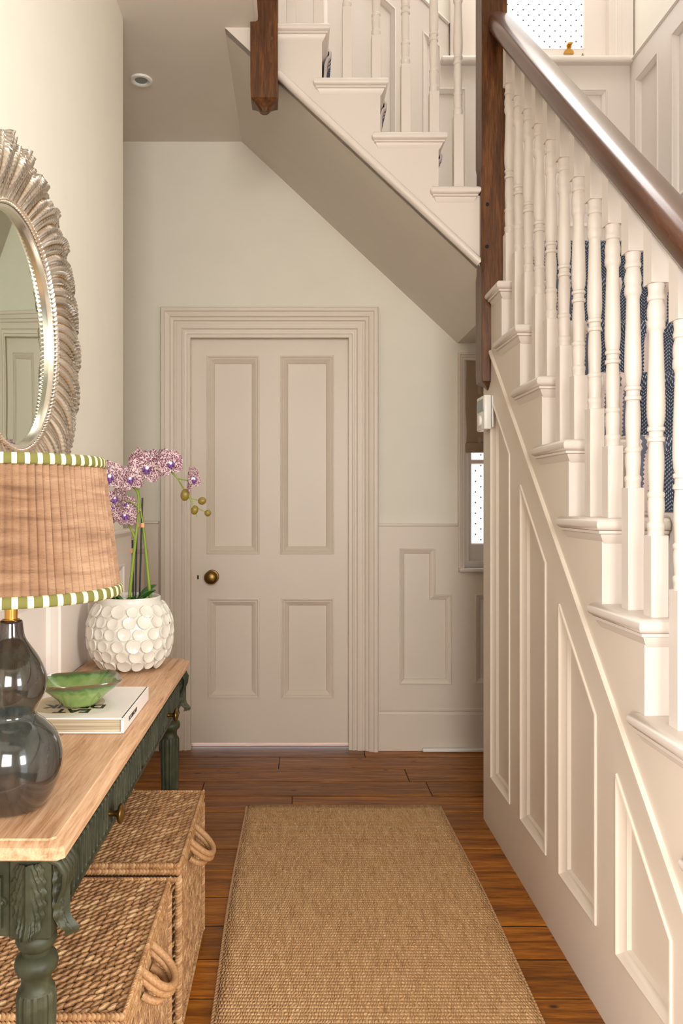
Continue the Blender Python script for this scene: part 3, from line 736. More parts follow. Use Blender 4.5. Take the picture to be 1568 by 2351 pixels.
# newel posts
def newel(x0, x1, y0, y1, zsh, ztip, ztop, chz):
    cx, cy = (x0+x1)/2, (y0+y1)/2; hx, hy = (x1-x0)/2, (y1-y0)/2
    def sq(z, s, c):      # octagon with chamfer c
        a, b = hx*s, hy*s
        return [(cx-a+c, cy-b, z), (cx+a-c, cy-b, z), (cx+a, cy-b+c, z), (cx+a, cy+b-c, z), (cx+a-c, cy+b, z), (cx-a+c, cy+b, z), (cx-a, cy+b-c, z), (cx-a, cy-b+c, z)]
    mb = MB(); hh = zsh-ztip
    rings = [sq(ztip, 0.30, hx*0.17), sq(ztip+hh*0.10, 0.40, hx*0.2), sq(ztip+hh*0.22, 0.52, hx*0.16), sq(ztip+hh*0.36, 0.78, 0.006), sq(ztip+hh*0.45, 0.96, 0.003), sq(zsh, 1.0, 0.0015)]
    if chz:
        a, b = chz; rings += [sq(a, 1.0, 0.0015), sq(a+0.022, 0.985, 0.011), sq(b-0.022, 0.985, 0.011), sq(b, 1.0, 0.0015)]
    rings += [sq(ztop, 1.0, 0.0015), sq(ztop+0.02, 0.8, 0.004)]
    mb.loft(rings); p = mb.build('newel_post', 'newel', st, 20); return p
n1 = newel(0.671, 0.763, 2.724, 2.816, 1.657, 1.595, 3.30, (2.005, 2.42)); n1['label'] = 'dark wooden newel post with a pendant foot'
n2 = newel(-0.162, -0.063, 2.722, 2.816, 2.686, 2.609, 4.1, None); n2['label'] = 'upper wooden newel drop with a carved pendant'
for (u, v, nn) in ((1119, 469, n1), (1118, 566, n1), (623, 88, n2), (623, 139, n2)):
    yy = 2.724 if nn is n1 else 2.722
    mb = MB(); rotprof(mb, [(0.007, -0.004), (0.007, 0.001), (0.005, 0.0015), (0.001, 0.001)], ((u-U0)*yy/F, yy, HC+(V0-v)*yy/F), 'y', 12); mb.build('peg', 'pegdark' if nn is n1 else 'newel', nn)

# ------------------------------------------------------------------ stair runner carpet
run = thing('stair_runner', (1.16, 2.5, 0.76), 'navy herringbone stair carpet with pink striped borders', 'carpet')
def carpet(pathpts, place, half, parent):
    # pathpts: (s, z) polyline in stair direction; thick 9 mm
    P = [Vector(p) for p in pathpts]; n = len(P); nor = []
    for i in range(n):
        a = P[max(i-1, 0)]; b = P[min(i+1, n-1)]; t = (b-a).normalized(); nor.append(Vector((-t.y, t.x)))
    mb = MB(); L = [0.0]
    for i in range(1, n): L.append(L[-1]+(P[i]-P[i-1]).length)
    cross = [(-half, 0.0), (-half-0.002, 0.006), (-half+0.004, 0.011), (half-0.004, 0.011), (half+0.002, 0.006), (half, 0.0)]
    m = len(cross)
    for i in range(n):
        for cx, t in cross: q = P[i]+nor[i]*t; mb.v.append(place(q.x, q.y, cx))
    for i in range(n-1):
        for j in range(m-1):
            mb.uv[len(mb.f)] = [(cross[j][0], L[i]), (cross[j+1][0], L[i]), (cross[j+1][0], L[i+1]), (cross[j][0], L[i+1])]
            mb.f.append((i*m+j, i*m+j+1, (i+1)*m+j+1, (i+1)*m+j))
    return mb.build('carpet', 'runner', parent, 50)
def steps_path(fronts, tops, last):
    pth = []
    for f0, z, zprev in zip(fronts, tops, [None]+tops[:-1]):
        # riser then nosing then tread
        if zprev is not None: pth += [(f0+0.022, zprev+0.012), (f0+0.018, zprev+0.06), (f0+0.014, z-0.06)]
        pth += [(f0+0.006, z-0.034), (f0-0.003, z-0.026), (f0-0.004, z-0.014), (f0+0.003, z-0.003), (f0+0.015, z+0.0)]
        pth += [(f0+0.10, z+0.0), (f0+G_+0.004, z+0.0)]
    pth[-1] = last
    return pth
ks = [5, 4, 3, 2, 1, 0, -1]
pth = steps_path([FR[k] for k in ks], [ltread(k) for k in ks], (YB-0.18, ltread(-1)))
carpet(pth, lambda s, z, c: (1.16+c, s, z), 0.31, run)
pth = steps_path([-q for q in UF], UZ, (0.3, UZ[4]))
pth = [(-1.46, ltread(-1)+0.002), (-UF[0]-0.03, ltread(-1)+0.002)]+[(-UF[0]+0.02, ltread(-1)+0.03)]+pth
carpet(pth, lambda s, z, c: (-s, 3.20+c, z), 0.30, run)

# ------------------------------------------------------------------ thermostat
th = thing('thermostat', (0.69, 2.745, 1.445), 'small white room thermostat with grey display on the spandrel wall end', 'thermostat')
MB().bbox(0.698, 0.7045, 2.685, 2.795, 1.452, 1.566, 0.002, 1).build('back_plate', 'white', th)
mb = MB(); mb.bbox(0.671, 0.697, 2.690, 2.800, 1.446, 1.568, 0.004, 2); mb.build('body', 'white', th)
MB().bbox(0.6698, 0.672, 2.704, 2.786, 1.512, 1.556, 0.0006, 1).build('display', 'lcd', th)
mb = MB(); rotprof(mb, [(0.020, 0.0), (0.020, 0.007), (0.017, 0.009), (0.001, 0.009)], (0.6715, 2.745, 1.480), 'x', 24)
for i in range(len(mb.v)): v = mb.v[i]; mb.v[i] = (2*0.6715-v[0], v[1], v[2])
mb.build('dial', 'white', th)

# ------------------------------------------------------------------ rug
rug = thing('runner_rug', (0.187, 1.75, 0.0), 'tan woven jute runner rug on the floorboards', 'rug')
rx0, rx1, ry0, ry1 = -0.1875, 0.561, 0.62, 2.925
mb = MB(); nx, ny = 24, 60
zr = lambda s, t: 0.0085+0.0008*sin(9*s+4*t)*sin(13*t)
mb.grid(lambda s, t: (rx0+s*(rx1-rx0)+0.004*sin(11*t)*(2*s-1), ry0+t*(ry1-ry0)+0.004*sin(7*s), zr(s, t)), nx, ny)
o = mb.build('weave', 'rug', rug); md = o.modifiers.new('s', 'SOLIDIFY'); md.thickness = 0.0075; md.offset = -1
mb = MB(); pts = []
def edgept(q):
    s, t = q; return Vector((rx0+s*(rx1-rx0)+0.004*sin(11*t)*(2*s-1), ry0+t*(ry1-ry0)+0.004*sin(7*s), 0.0062))
def lumps_along(mb, fn, L, pitch, ra, rb, tilt, tints=None, rng=random):
    n = int(L/pitch)
    for i in range(n):
        p = fn((i+0.5)/n); d = (fn((i+0.9)/n)-fn((i+0.1)/n)).normalized()
        up = Vector((0, 0, 1)); s = d.cross(up).normalized()
        ax = (s*cos(tilt)+d*sin(tilt))
        cnt = mb.ellipsoid(p, d*ra, up*rb, ax*rb*1.35, 6, 4)
        if tints is not None: tints += [rng.random()]*cnt
for a, b, L in (((0, 0), (0, 1), ry1-ry0), ((1, 0), (1, 1), ry1-ry0), ((0, 1), (1, 1), rx1-rx0)):
    lumps_along(mb, lambda t: edgept((a[0]+(b[0]-a[0])*t, a[1]+(b[1]-a[1])*t)), L, 0.0120, 0.0066, 0.0080, 0.5)
mb.build('edge_binding', 'rugedge', rug, 60)

# ------------------------------------------------------------------ console table
TZ = 0.741; tx0, tx1, ty0, ty1 = -0.580, -0.302, 0.985, 2.17
tb = thing('console_table', (-0.44, 1.577, 0.0), 'narrow console table, oak top on a carved dark green base', 'table')
cc = 0.012
def ctop(ins): return [(tx0+0.0, ty0+ins), (tx1-ins-cc*0.6, ty0+ins), (tx1-ins, ty0+ins+cc*0.6), (tx1-ins, ty1-ins-cc*0.6), (tx1-ins-cc*0.6, ty1-ins), (tx0+0.0, ty1-ins)]
mb = MB(); rings = [[(p[0], p[1], z) for p in ctop(i)] for i, z in ((0.004, TZ-0.024), (0.0, TZ-0.021), (0.0, TZ-0.012), (0.004, TZ-0.007), (0.012, TZ-0.003), (0.016, TZ-0.0025), (0.017, TZ-0.0))]
mb.loft(rings); mb.build('top', 'oak', tb, 20)
ax0, ax1, ay0, ay1 = tx0+0.012, tx1-0.022, ty0+0.016, ty1-0.02; az1 = TZ-0.024; az0 = 0.606; lw = 0.056
# corner blocks with legs
def leg(cx, cy):
    n = thing_part = None
    mb = MB(); mb.bbox(cx-lw/2, cx+lw/2, cy-lw/2, cy+lw/2, az0, az1, 0.003, 1)
    lg = mb.build('leg', 'green', tb, 30)
    mb = MB()
    mb.lathe([(0.020, az0+0.002), (0.026, az0-0.004), (0.0275, az0-0.012), (0.024, az0-0.020), (0.0195, az0-0.024), (0.019, az0-0.030), (0.027, az0-0.036), (0.029, az0-0.044), (0.0275, az0-0.052), (0.021, az0-0.058), (0.0195, az0-0.066), (0.0205, az0-0.074), (0.0245, az0-0.080)], (cx, cy, 0), 28)
    mb.build('collar', 'green', lg, 40)
    mb = MB(); fl = lambda th_, z: 1.0-0.11*max(0.0, cos(12*th_))**0.6
    mb.lathe([(0.0235, az0-0.078), (0.0262, az0-0.084), (0.0265, az0-0.10), (0.0258, az0-0.13), (0.0225, 0.30), (0.0185, 0.09), (0.0175, 0.075)], (cx, cy, 0), 72, True, fl)
    mb.lathe([(0.016, 0.078), (0.020, 0.068), (0.020, 0.060), (0.015, 0.054), (0.014, 0.045), (0.018, 0.030), (0.016, 0.008), (0.012, 0.001)], (cx, cy, 0), 24)
    mb.build('fluted_shaft', 'green', lg, 40)
    return lg
lx = (ax0+lw/2, ax1-lw/2); ly = (ay0+lw/2, ay1-lw/2)
legs = {(i, j): leg(lx[i], ly[j]) for i in (0, 1) for j in (0, 1)}
# acanthus carvings
def acanthus(fr, w, h, parent, relief=0.011):
    mb = MB(); N, K = 26, 44
    def fn(s, t):
        a = 2*s-1; tt = t
        wid = (0.42+0.58*sin(pi*min(1, (1-tt)*0.9+0.12))**0.7)*w/2
        sc = 1.0-0.16*abs(sin(pi*6.5*tt+0.4))**2*abs(a)
        xx = a*wid*sc
        env = max(0.0, 1-abs(a)**4)
        rib = 0.30*cos(2*pi*(3.2*abs(a)+1.6*tt*2.6))*abs(a)
        spine = 0.5*math.exp(-(a*7)**2)
        curl = 0.8*math.exp(-((tt-0.06)*9)**2)
        d = relief*(0.55*env+rib*env+spine+curl)
        return fr(xx, tt*h, max(d, -0.001))
    mb.grid(fn, N, K); return mb.build('acanthus', 'green', parent, 60)
LN = legs[(1, 0)]; LF = legs[(1, 1)]
cxn, cyn = lx[1], ly[0]
acanthus(lambda a, b, d: (cxn+a, cyn-lw/2-0.002-d, az0+0.006+b), 0.050, 0.098, LN)
acanthus(lambda a, b, d: (cxn+lw/2+0.001+d, cyn+a, az0-0.004+b), 0.050, 0.108, LN, 0.016)
acanthus(lambda a, b, d: (cxn+lw/2+0.001+d, ly[1]+a, az0-0.004+b), 0.050, 0.108, LF, 0.016)
# console scroll at the top of the side leaf
for q, pp in ((cyn, LN), (ly[1], LF)):
    mb = MB()
    for i in range(5):
        yy = q-0.024+0.012*i; rr = 0.014-0.002*abs(i-2)
        mb.tube([(cxn+lw/2-0.004, yy, az1-0.004), (cxn+lw/2+0.010, yy, az1-0.010), (cxn+lw/2+0.018, yy, az1-0.024), (cxn+lw/2+0.016, yy, az1-0.042), (cxn+lw/2+0.008, yy, az1-0.062)], lambda t: 0.0058-0.003*t, 8)
    mb.build('scroll', 'green', pp, 60)
# aprons
fx = ax1-0.008
fa0, fa1 = ay0+lw, ay1-lw
mb = MB(); mb.box(fx-0.02, fx, fa0-0.004, fa1+0.004, az0+0.004, az1); mb.build('front_apron', 'green', tb, 0)
for (a, b) in ((az1-0.012, az1-0.001), (az0+0.002, az0+0.012)):
    mb = MB(); mb.bbox(fx-0.004, fx+0.007, fa0, fa1, a, b, 0.003, 2); mb.build('rail', 'green', tb)
mid = (fa0+fa1)/2
ym = [1.29, 1.885]
for di, (d0, d1) in enumerate(((fa0+0.012, mid-0.006), (mid+0.006, fa1-0.012))):
    mb = MB(); mb.bbox(fx-0.002, fx+0.005, d0, d1, az0+0.016, az1-0.016, 0.002, 1)
    dr = mb.build('drawer', 'green', tb, 0)
    zz0, zz1 = az0+0.022, az1-0.024
    # fluted frieze: raised rounded loops with a slot and a bead each
    fm = MB(); hw_, hh_ = 0.0080, (zz1-zz0)/2
    loop = []
    for j in range(20):
        a = 2*pi*j/20; loop.append((hw_*cos(a), (hh_-hw_)*(1 if sin(a) > 0 else -1)*(1 if abs(sin(a)) > 1e-6 else 0)+hw_*sin(a)))
    loop = [(hw_*cos(pi*j/8), hh_-hw_+hw_*sin(pi*j/8)) for j in range(9)]+[(hw_*cos(pi+pi*j/8), -hh_+hw_+hw_*sin(pi+pi*j/8)) for j in range(9)]
    fm.loft([[(dd, p[0], p[1]) for p in offset(loop, ii)] for ii, dd in ((0, -0.001), (0.0004, 0.007), (0.0012, 0.0095), (0.0026, 0.0095), (0.0036, 0.007), (0.0042, 0.001))], True, False)
    fm.ellipsoid((0.001, 0, -hh_+0.012), (0.004, 0, 0), (0, 0.0028, 0), (0, 0, 0.0045), 8, 4); fm.ellipsoid((0.001, 0, 0.002), (0.0035, 0, 0), (0, 0.0022, 0), (0, 0, hh_*0.55), 8, 4)
    first = None; npz = int((d1-d0-0.01)/0.0210)
    for i in range(npz):
        yy = d0+0.005+(i+0.5)*(d1-d0-0.01)/npz
        if first is None:
            o_ = MB(); o_.v = [(fx+0.005+p[0], yy+p[1], (zz0+zz1)/2+p[2]) for p in fm.v]; o_.f = fm.f
            first = o_.build('flute', 'green', dr, 60, loc=(fx+0.005, yy, (zz0+zz1)/2))
        else: clone(first.data, 'flute', Matrix.Translation((fx+0.005, yy, (zz0+zz1)/2)), dr)
    mb = MB(); rotprof(mb, [(0.013, 0.0), (0.013, 0.002), (0.010, 0.003), (0.005, 0.006), (0.0045, 0.016), (0.007, 0.020), (0.0145, 0.022), (0.017, 0.025), (0.0165, 0.028), (0.012, 0.030), (0.011, 0.0295), (0.006, 0.032), (0.001, 0.0325)], (fx+0.009, ym[di], (az0+az1)/2-0.006), 'x', 28)
    kb = mb.build('knob', 'brass', dr, 50); kb['label'] = 'beaded antique brass drawer knob'
for yy, nm in ((ay0+0.012, 'near'), (ay1-0.012, 'far')):
    mb = MB(); mb.box(lx[0]+lw/2-0.004, lx[1]-lw/2+0.004, yy-0.008, yy+0.010, az0+0.004, az1); e = mb.build('end_apron', 'green', tb, 0)
    if nm == 'near':
        p = rect(lx[0]+lw/2+0.006, lx[1]-lw/2-0.008, az0+0.016, az1-0.026)
        m = MB(); m.loft([[(q[0], yy-0.008-dd, q[1]) for q in offset(p, ii)] for ii, dd in ((0, 0), (0.001, 0.006), (0.004, 0.008), (0.008, 0.006), (0.010, 0.001))], True, False); m.build('carved_frame', 'green', e, 30)
        m = MB()
        for i in range(6):
            cx_ = lx[0]+lw/2+0.022+i*0.020; rotprof(m, [(0.008, 0.0), (0.008, 0.003), (0.006, 0.005), (0.004, 0.003), (0.003, 0.005), (0.001, 0.006)], (cx_, yy-0.008, (az0+az1)/2-0.006), 'y', 14)
        m.build('rosettes', 'green', e, 50)
MB().box(tx0+0.004, tx0+0.016, fa0-0.004, fa1+0.004, az0+0.004, az1).build('back_apron', 'green', tb, 0)

# ------------------------------------------------------------------ seagrass trunks
def weave(mb, tints, org, A, B, N, w, h, pitch, step, rng, tiltsign=1, wob=0.0):
    # rope rows run along B, spaced along A; each rope is a row of slanted strands
    org = Vector(org); A = Vector(A); B = Vector(B); N = Vector(N)
    na = max(1, round(w/pitch)); nb = max(1, round(h/step)); pa = w/na; pb = h/nb
    for i in range(na):
        sh = rng.random()
        for j in range(nb):
            a = (i+0.5)*pa; b = min(h, max(0, (j+0.5+(sh-0.5)*0.6)*pb))
            a += wob*sin(b*21+a*9)
            for sgn in (1,):
                tl = 0.75+rng.uniform(-0.16, 0.16)
                d = (B*cos(tl)+A*sin(tl)*tiltsign).normalized(); s = N.cross(d)
                p = org+A*(a+rng.uniform(-1, 1)*0.0006)+B*b+N*rng.uniform(0.0005, 0.0026)
                cnt = mb.ellipsoid(p, s*pa*0.30, N*pa*0.46, d*pb*0.80, 6, 4)
                tints += [min(1, max(0, rng.gauss(0.55, 0.24)))]*cnt
def ropeedge(mb, tints, p, q, r, rng, tilt=0.85):
    p = Vector(p); q = Vector(q); L = (q-p).length; d = (q-p).normalized(); n = int(L/(r*0.95))
    up = Vector((0, 0, 1)); 
    if abs(d.z) > 0.9: up = Vector((1, 0, 0))
    s = d.cross(up).normalized(); u = s.cross(d)
    for i in range(n):
        c = p+d*(i+0.5)*L/n
        ax = (s*cos(tilt)*0.8+u*0.6*cos(tilt)+d*sin(tilt)).normalized(); o1 = ax.cross(u).normalized()
        cnt = mb.ellipsoid(c, u*r*1.0, o1*r*0.55, ax*r*1.35, 6, 4); tints += [min(1, max(0, rng.gauss(0.6, 0.22)))]*cnt
def trunk(x0, x1, y0, y1, h, label, seed, hy):
    rng = random.Random(seed); tr = thing('seagrass_trunk', ((x0+x1)/2, (y0+y1)/2, 0), label, 'basket', 'lidded seagrass trunks under the console table')
    lidh = 0.034; hb = h-lidh
    i_ = 0.006
    mb = MB(); mb.box(x0+i_, x1-i_, y0+i_, y1-i_, 0.001, hb); core = mb.build('body', 'seadark', tr, 0)
    mb = MB(); tt = []
    weave(mb, tt, (x1-i_, y0, 0.006), (0, 0, 1), (0, 1, 0), (1, 0, 0), hb-0.006, y1-y0, 0.0135, 0.0165, rng, 1, 0.001)
    weave(mb, tt, (x0, y0+i_, 0.006), (0, 0, 1), (1, 0, 0), (0, -1, 0), hb-0.006, x1-x0, 0.0135, 0.0165, rng, 1, 0.001)
    ropeedge(mb, tt, (x1, y0, 0.004), (x1, y0, hb), 0.007, rng); ropeedge(mb, tt, (x1, y1, 0.004), (x1, y1, hb), 0.007, rng)
    ropeedge(mb, tt, (x1, y0, hb), (x1, y1, hb), 0.0075, rng); ropeedge(mb, tt, (x0, y0, hb), (x1, y0, hb), 0.0075, rng)
    ropeedge(mb, tt, (x1, y0, 0.008), (x1, y1, 0.008), 0.007, rng)
    mb.attr = [('tint', tt)]; o = mb.build('body_weave', 'seagrass', tr, 60, recalc=False); o['kind'] = 'stuff'
    mb = MB(); mb.box(x0+i_, x1-i_, y0+i_, y1-i_, hb+0.004, h-i_); mb.build('lid', 'seadark', tr, 0)
    mb = MB(); tt = []
    weave(mb, tt, (x0, y0, h-i_), (1, 0, 0), (0, 1, 0), (0, 0, 1), x1-x0, y1-y0, 0.0142, 0.0175, rng, 1, 0.0012)
    for z in (h-0.003, h-0.016):
        ropeedge(mb, tt, (x1+0.001, y0, z), (x1+0.001, y1, z), 0.0078, rng); ropeedge(mb, tt, (x0, y0-0.001, z), (x1, y0-0.001, z), 0.0078, rng); ropeedge(mb, tt, (x0, y1, z), (x1, y1, z), 0.0075, rng)
    mb.attr = [('tint', tt)]; o = mb.build('lid_weave', 'seagrass', tr, 60, recalc=False); o['kind'] = 'stuff'
    # rope handles: one loop on the lid, one on the body
    for nm, zc, drop, out in (('lid_handle', hb+0.016, 0.045, 0.052), ('body_handle', hb-0.028, 0.020, 0.034)):
        mb = MB(); pts = []
        W_ = 0.042
        for i in range(41):
            a = pi*i/40; yy = hy-W_*cos(a); e = sin(a)**0.55
            pts.append((x1+0.002+out*e, yy, zc-drop*e))
        mb.tube(pts, lambda t: 0.0072*(1+0.13*sin(t*2*pi*20)), 10)
        if nm == 'lid_handle': mb.tube([(p[0]-0.004, p[1], p[2]-0.012) for p in pts], lambda t: 0.0068*(1+0.13*sin(t*2*pi*20+1)), 10)
        mb.attr = [('tint', [0.62]*len(mb.v))]
        mb.build(nm, 'seagrass', tr, 60)
    return tr
trunk(-0.565, -0.257, 1.668, 2.088, 0.387, 'taller seagrass trunk at the far end under the console table', 1, 1.87)
trunk(-0.565, -0.277, 1.215, 1.652, 0.363, 'nearer lower seagrass trunk behind the front table leg', 2, 1.40)

# ------------------------------------------------------------------ table lamp
LX, LY = -0.417, 1.11
lamp = thing('table_lamp', (LX, LY, TZ), 'double-gourd glazed ceramic table lamp with pleated raffia shade', 'lamp')
gp = [(0.030, 0.0), (0.046, 0.001), (0.054, 0.010), (0.063, 0.026), (0.0705, 0.045), (0.0735, 0.066), (0.0715, 0.086), (0.064, 0.104), (0.051, 0.119), (0.040, 0.128), (0.0355, 0.134), (0.0355, 0.139), (0.040, 0.148), (0.0465, 0.160), (0.0505, 0.175), (0.0505, 0.188), (0.046, 0.203), (0.038, 0.218), (0.0285, 0.232), (0.0215, 0.243), (0.0185, 0.252), (0.0172, 0.262), (0.0165, 0.268), (0.0145, 0.272), (0.006, 0.273)]
def smooth_prof(p, n=3):
    out = []
    for i in range(len(p)-1):
        p0 = p[max(i-1, 0)]; p1 = p[i]; p2 = p[i+1]; p3 = p[min(i+2, len(p)-1)]
        for k in range(n):
            t = k/n; q = []
            for c_ in (0, 1): q.append(0.5*((2*p1[c_])+(-p0[c_]+p2[c_])*t+(2*p0[c_]-5*p1[c_]+4*p2[c_]-p3[c_])*t*t+(-p0[c_]+3*p1[c_]-3*p2[c_]+p3[c_])*t**3))
            out.append((max(q[0], 0.0005), q[1]))
    out.append(p[-1]); return out
mb = MB(); mb.lathe(smooth_prof(gp), (LX, LY, TZ+0.0005), 48); mb.build('base', 'glaze', lamp, 60)
mb = MB(); mb.lathe([(0.012, 0.270), (0.0125, 0.274), (0.009, 0.2745), (0.0095, 0.300), (0.0115, 0.302), (0.0115, 0.306), (0.006, 0.309), (0.006, 0.318), (0.014, 0.320), (0.014, 0.352), (0.006, 0.354)], (LX, LY, TZ), 28); mb.build('neck', 'brightbrass', lamp, 40)
zb0, zb1 = 1.050, 1.252; rb_, rt_ = 0.157, 0.133
rng = random.Random(5); NP = 84
phs = [i+rng.uniform(-0.25, 0.25) for i in range(NP)]; amp = [rng.uniform(0.5, 1.2) for i in range(NP)]
def pleat(a):
    x = a/(2*pi)*NP; i = int(x) % NP; f_ = x-int(x)
    return amp[i]*((f_/0.72) if f_ < 0.72 else (1-f_)/0.28)*0.0115
mb = MB(); SEG = NP*6
def shade(s, t):
    a = 2*pi*s; z = zb0+0.006+t*(zb1-zb0-0.012); r = rb_+(rt_-rb_)*t+pleat(a % (2*pi-1e-9))*(1-0.35*abs(2*t-1))-0.0065-0.004*sin(pi*t)
    return (LX+r*cos(a), LY+r*sin(a), z)
mb.grid(shade, SEG, 10)
sh = mb.build('shade', 'raffia', lamp, 30)
for nm, zc, rr, hgt in (('bottom_trim', zb0, rb_, 0.015), ('top_trim', zb1-0.015, rt_, 0.015)):
    mb = MB(); nst = 52
    prof = [(-0.002, 0.0), (0.002, 0.0), (0.0042, 0.003), (0.0045, 0.008), (0.0042, 0.012), (0.002, 0.015), (-0.002, 0.015), (-0.003, 0.008), (-0.002, 0.0)]
    sl = (rt_-rb_)/(zb1-zb0)
    def tr_(s, t):
        k = t*(len(prof)-1); i = min(int(k), len(prof)-2); f_ = k-i
        dr_ = prof[i][0]*(1-f_)+prof[i+1][0]*f_; dz_ = prof[i][1]*(1-f_)+prof[i+1][1]*f_
        a = 2*pi*s; r = rr+sl*dz_+dr_
        return (LX+r*cos(a), LY+r*sin(a), zc+dz_)
    mb.grid(tr_, 180, 8)
    for fi in mb.uv: mb.uv[fi] = [(u_*nst, v_) for u_, v_ in mb.uv[fi]]
    o = mb.build(nm, 'stripe', lamp, 60); o['label'] = 'olive and cream striped fabric trim'

# ------------------------------------------------------------------ book and bowl
BX0, BX1, BY0, BY1 = -0.566, -0.331, 1.452, 1.700
bk = thing('book', ((BX0+BX1)/2, (BY0+BY1)/2, TZ), 'thick white paperback cookbook lying under the green bowl', 'book')
z0 = TZ+0.0008; bt = 0.030
MB().bbox(BX0+0.004, BX1-0.003, BY0+0.004, BY1-0.004, z0+0.0025, z0+bt-0.0025, 0.0008, 1).build('pages', 'paper', bk, 0)
mb = MB(); mb.bbox(BX0, BX1, BY0, BY1, z0+bt-0.003, z0+bt, 0.0008, 1); mb.bbox(BX0, BX1, BY0, BY1, z0, z0+0.003, 0.0008, 1); mb.bbox(BX1-0.004, BX1+0.0015, BY0, BY1, z0, z0+bt, 0.0012, 2)
cv = mb.build('cover', 'cover', bk, 0)
def text_mesh(txt, size, bold=0.0, sx=1.0):
    cu = bpy.data.curves.new('txt', 'FONT'); cu.body = txt; cu.size = size; cu.align_x = 'CENTER'; cu.align_y = 'CENTER'; cu.offset = bold; cu.extrude = 0.0002
    ob = bpy.data.objects.new('txt', cu); C.objects.link(ob); bpy.context.view_layer.update()
    me = bpy.data.meshes.new_from_object(ob.evaluated_get(bpy.context.evaluated_depsgraph_get()))
    bpy.data.objects.remove(ob); 
    vs = [(v.co.x*sx, v.co.y, v.co.z) for v in me.vertices]; fs_ = [tuple(p.vertices) for p in me.polygons]
    return vs, fs_
def put_text(txt, size, fn, parent, bold=0.0, sx=1.0):
    vs, fs_ = text_mesh(txt, size, bold, sx); mb = MB(); mb.add([fn(*v) for v in vs], fs_)
    o = mb.build('lettering', 'black', parent, 0); return o
ztx = z0+bt+0.0004
ccx, ccy = -0.468, 1.556
mb = MB(); mb.lathe([(0.0745, 0.0), (0.0745, 0.0003)], (ccx, ccy, z0+bt-0.0001), 48); mb.build('printed_circle', 'beigeprint', cv, 0)
for txt, cy_, xx in (('EAT', 1.502, -0.442), ('DRINK', 1.535, -0.446), ('NAP', 1.568, -0.446)):
    put_text(txt, 0.036, lambda x, y_, z, cy_=cy_, xx=xx: (xx-x, cy_-y_, ztx+z), cv, 0.0012, 1.12)
put_text('EAT DRINK NAP', 0.0115, lambda x, y_, z: (BX1+0.0017+z, 1.535+x, z0+bt/2+y_), cv, 0.0004, 0.9)
# bowl: rounded-square, flared
bw = thing('bowl', (-0.440, 1.545, z0+bt), 'squarish green glazed bowl on top of the white book', 'bowl')
def sqr(a, r, n): return r/((abs(cos(a))**n+abs(sin(a))**n)**(1/n))
mb = MB(); att = []; rings = []; bz0 = z0+bt+0.0012
outp = [(0.026, 0.0, 0.2), (0.030, 0.001, 0.2), (0.034, 0.006, 0.3), (0.046, 0.020, 0.45), (0.060, 0.034, 0.62), (0.070, 0.044, 0.82), (0.0745, 0.0505, 0.95), (0.0735, 0.0530, 1.0), (0.0715, 0.0515, 0.92), (0.066, 0.044, 0.76), (0.056, 0.033, 0.6), (0.043, 0.020, 0.4), (0.028, 0.009, 0.3), (0.010, 0.006, 0.3)]
for r, z, a_ in outp:
    ring = []
    for j in range(56):
        a = 2*pi*j/56; n = 2.0+2.2*(r/0.0745)**2; rr = sqr(a, r, n)
        p = Vector((rr*cos(a)*1.10, rr*sin(a)*0.90, 0)); th_ = radians(22)
        px = p.x*cos(th_)-p.y*sin(th_); py = p.x*sin(th_)+p.y*cos(th_)
        lift = 0.0018*(z/0.053)*((rr/r)-1)/0.25 if r > 0.03 else 0
        ring.append((-0.440+px, 1.545+py, bz0+z+lift)); att.append(a_)
    rings.append(ring)
mb.loft(rings); mb.attr = [('rim', att)]; mb.build('vessel', 'bowl', bw, 60)

# ------------------------------------------------------------------ potted orchid
PXc, PYc = -0.446, 2.045
po = thing('potted_orchid', (PXc, PYc, TZ), 'purple speckled orchid in a round white pot covered in clay discs', 'plant')
pp = [(0.052, 0.0), (0.064, 0.002), (0.086, 0.018), (0.101, 0.042), (0.109, 0.072), (0.1105, 0.100), (0.107, 0.130), (0.099, 0.152), (0.087, 0.171), (0.0805, 0.178), (0.0815, 0.186), (0.0815, 0.189), (0.0785, 0.1915), (0.075, 0.187), (0.073, 0.176), (0.07, 0.160), (0.03, 0.158)]
mb = MB(); mb.lathe(pp, (PXc, PYc, TZ+0.0006), 56); pot = mb.build('pot', 'pot', po, 50)
mb = MB(); mb.lathe([(0.001, 0.162), (0.073, 0.161)], (PXc, PYc, TZ), 32); mb.build('moss', 'leaf', po, 0)
dm = MB(); dm.lathe([(0.001, 0.0012), (0.55, 0.0016), (0.80, 0.0032), (0.95, 0.0038), (1.0, 0.002), (0.98, -0.003)], (0, 0, 0), 14)
dm.v = [(v[0]*0.0172*(1+0.05*sin(3*math.atan2(v[1], v[0]))), v[1]*0.0172, v[2]) for v in dm.v]
rng = random.Random(11); disc_me = None
rows = [(0.0215, 16), (0.046, 18), (0.0745, 19), (0.1035, 19), (0.1320, 18), (0.1580, 17)]
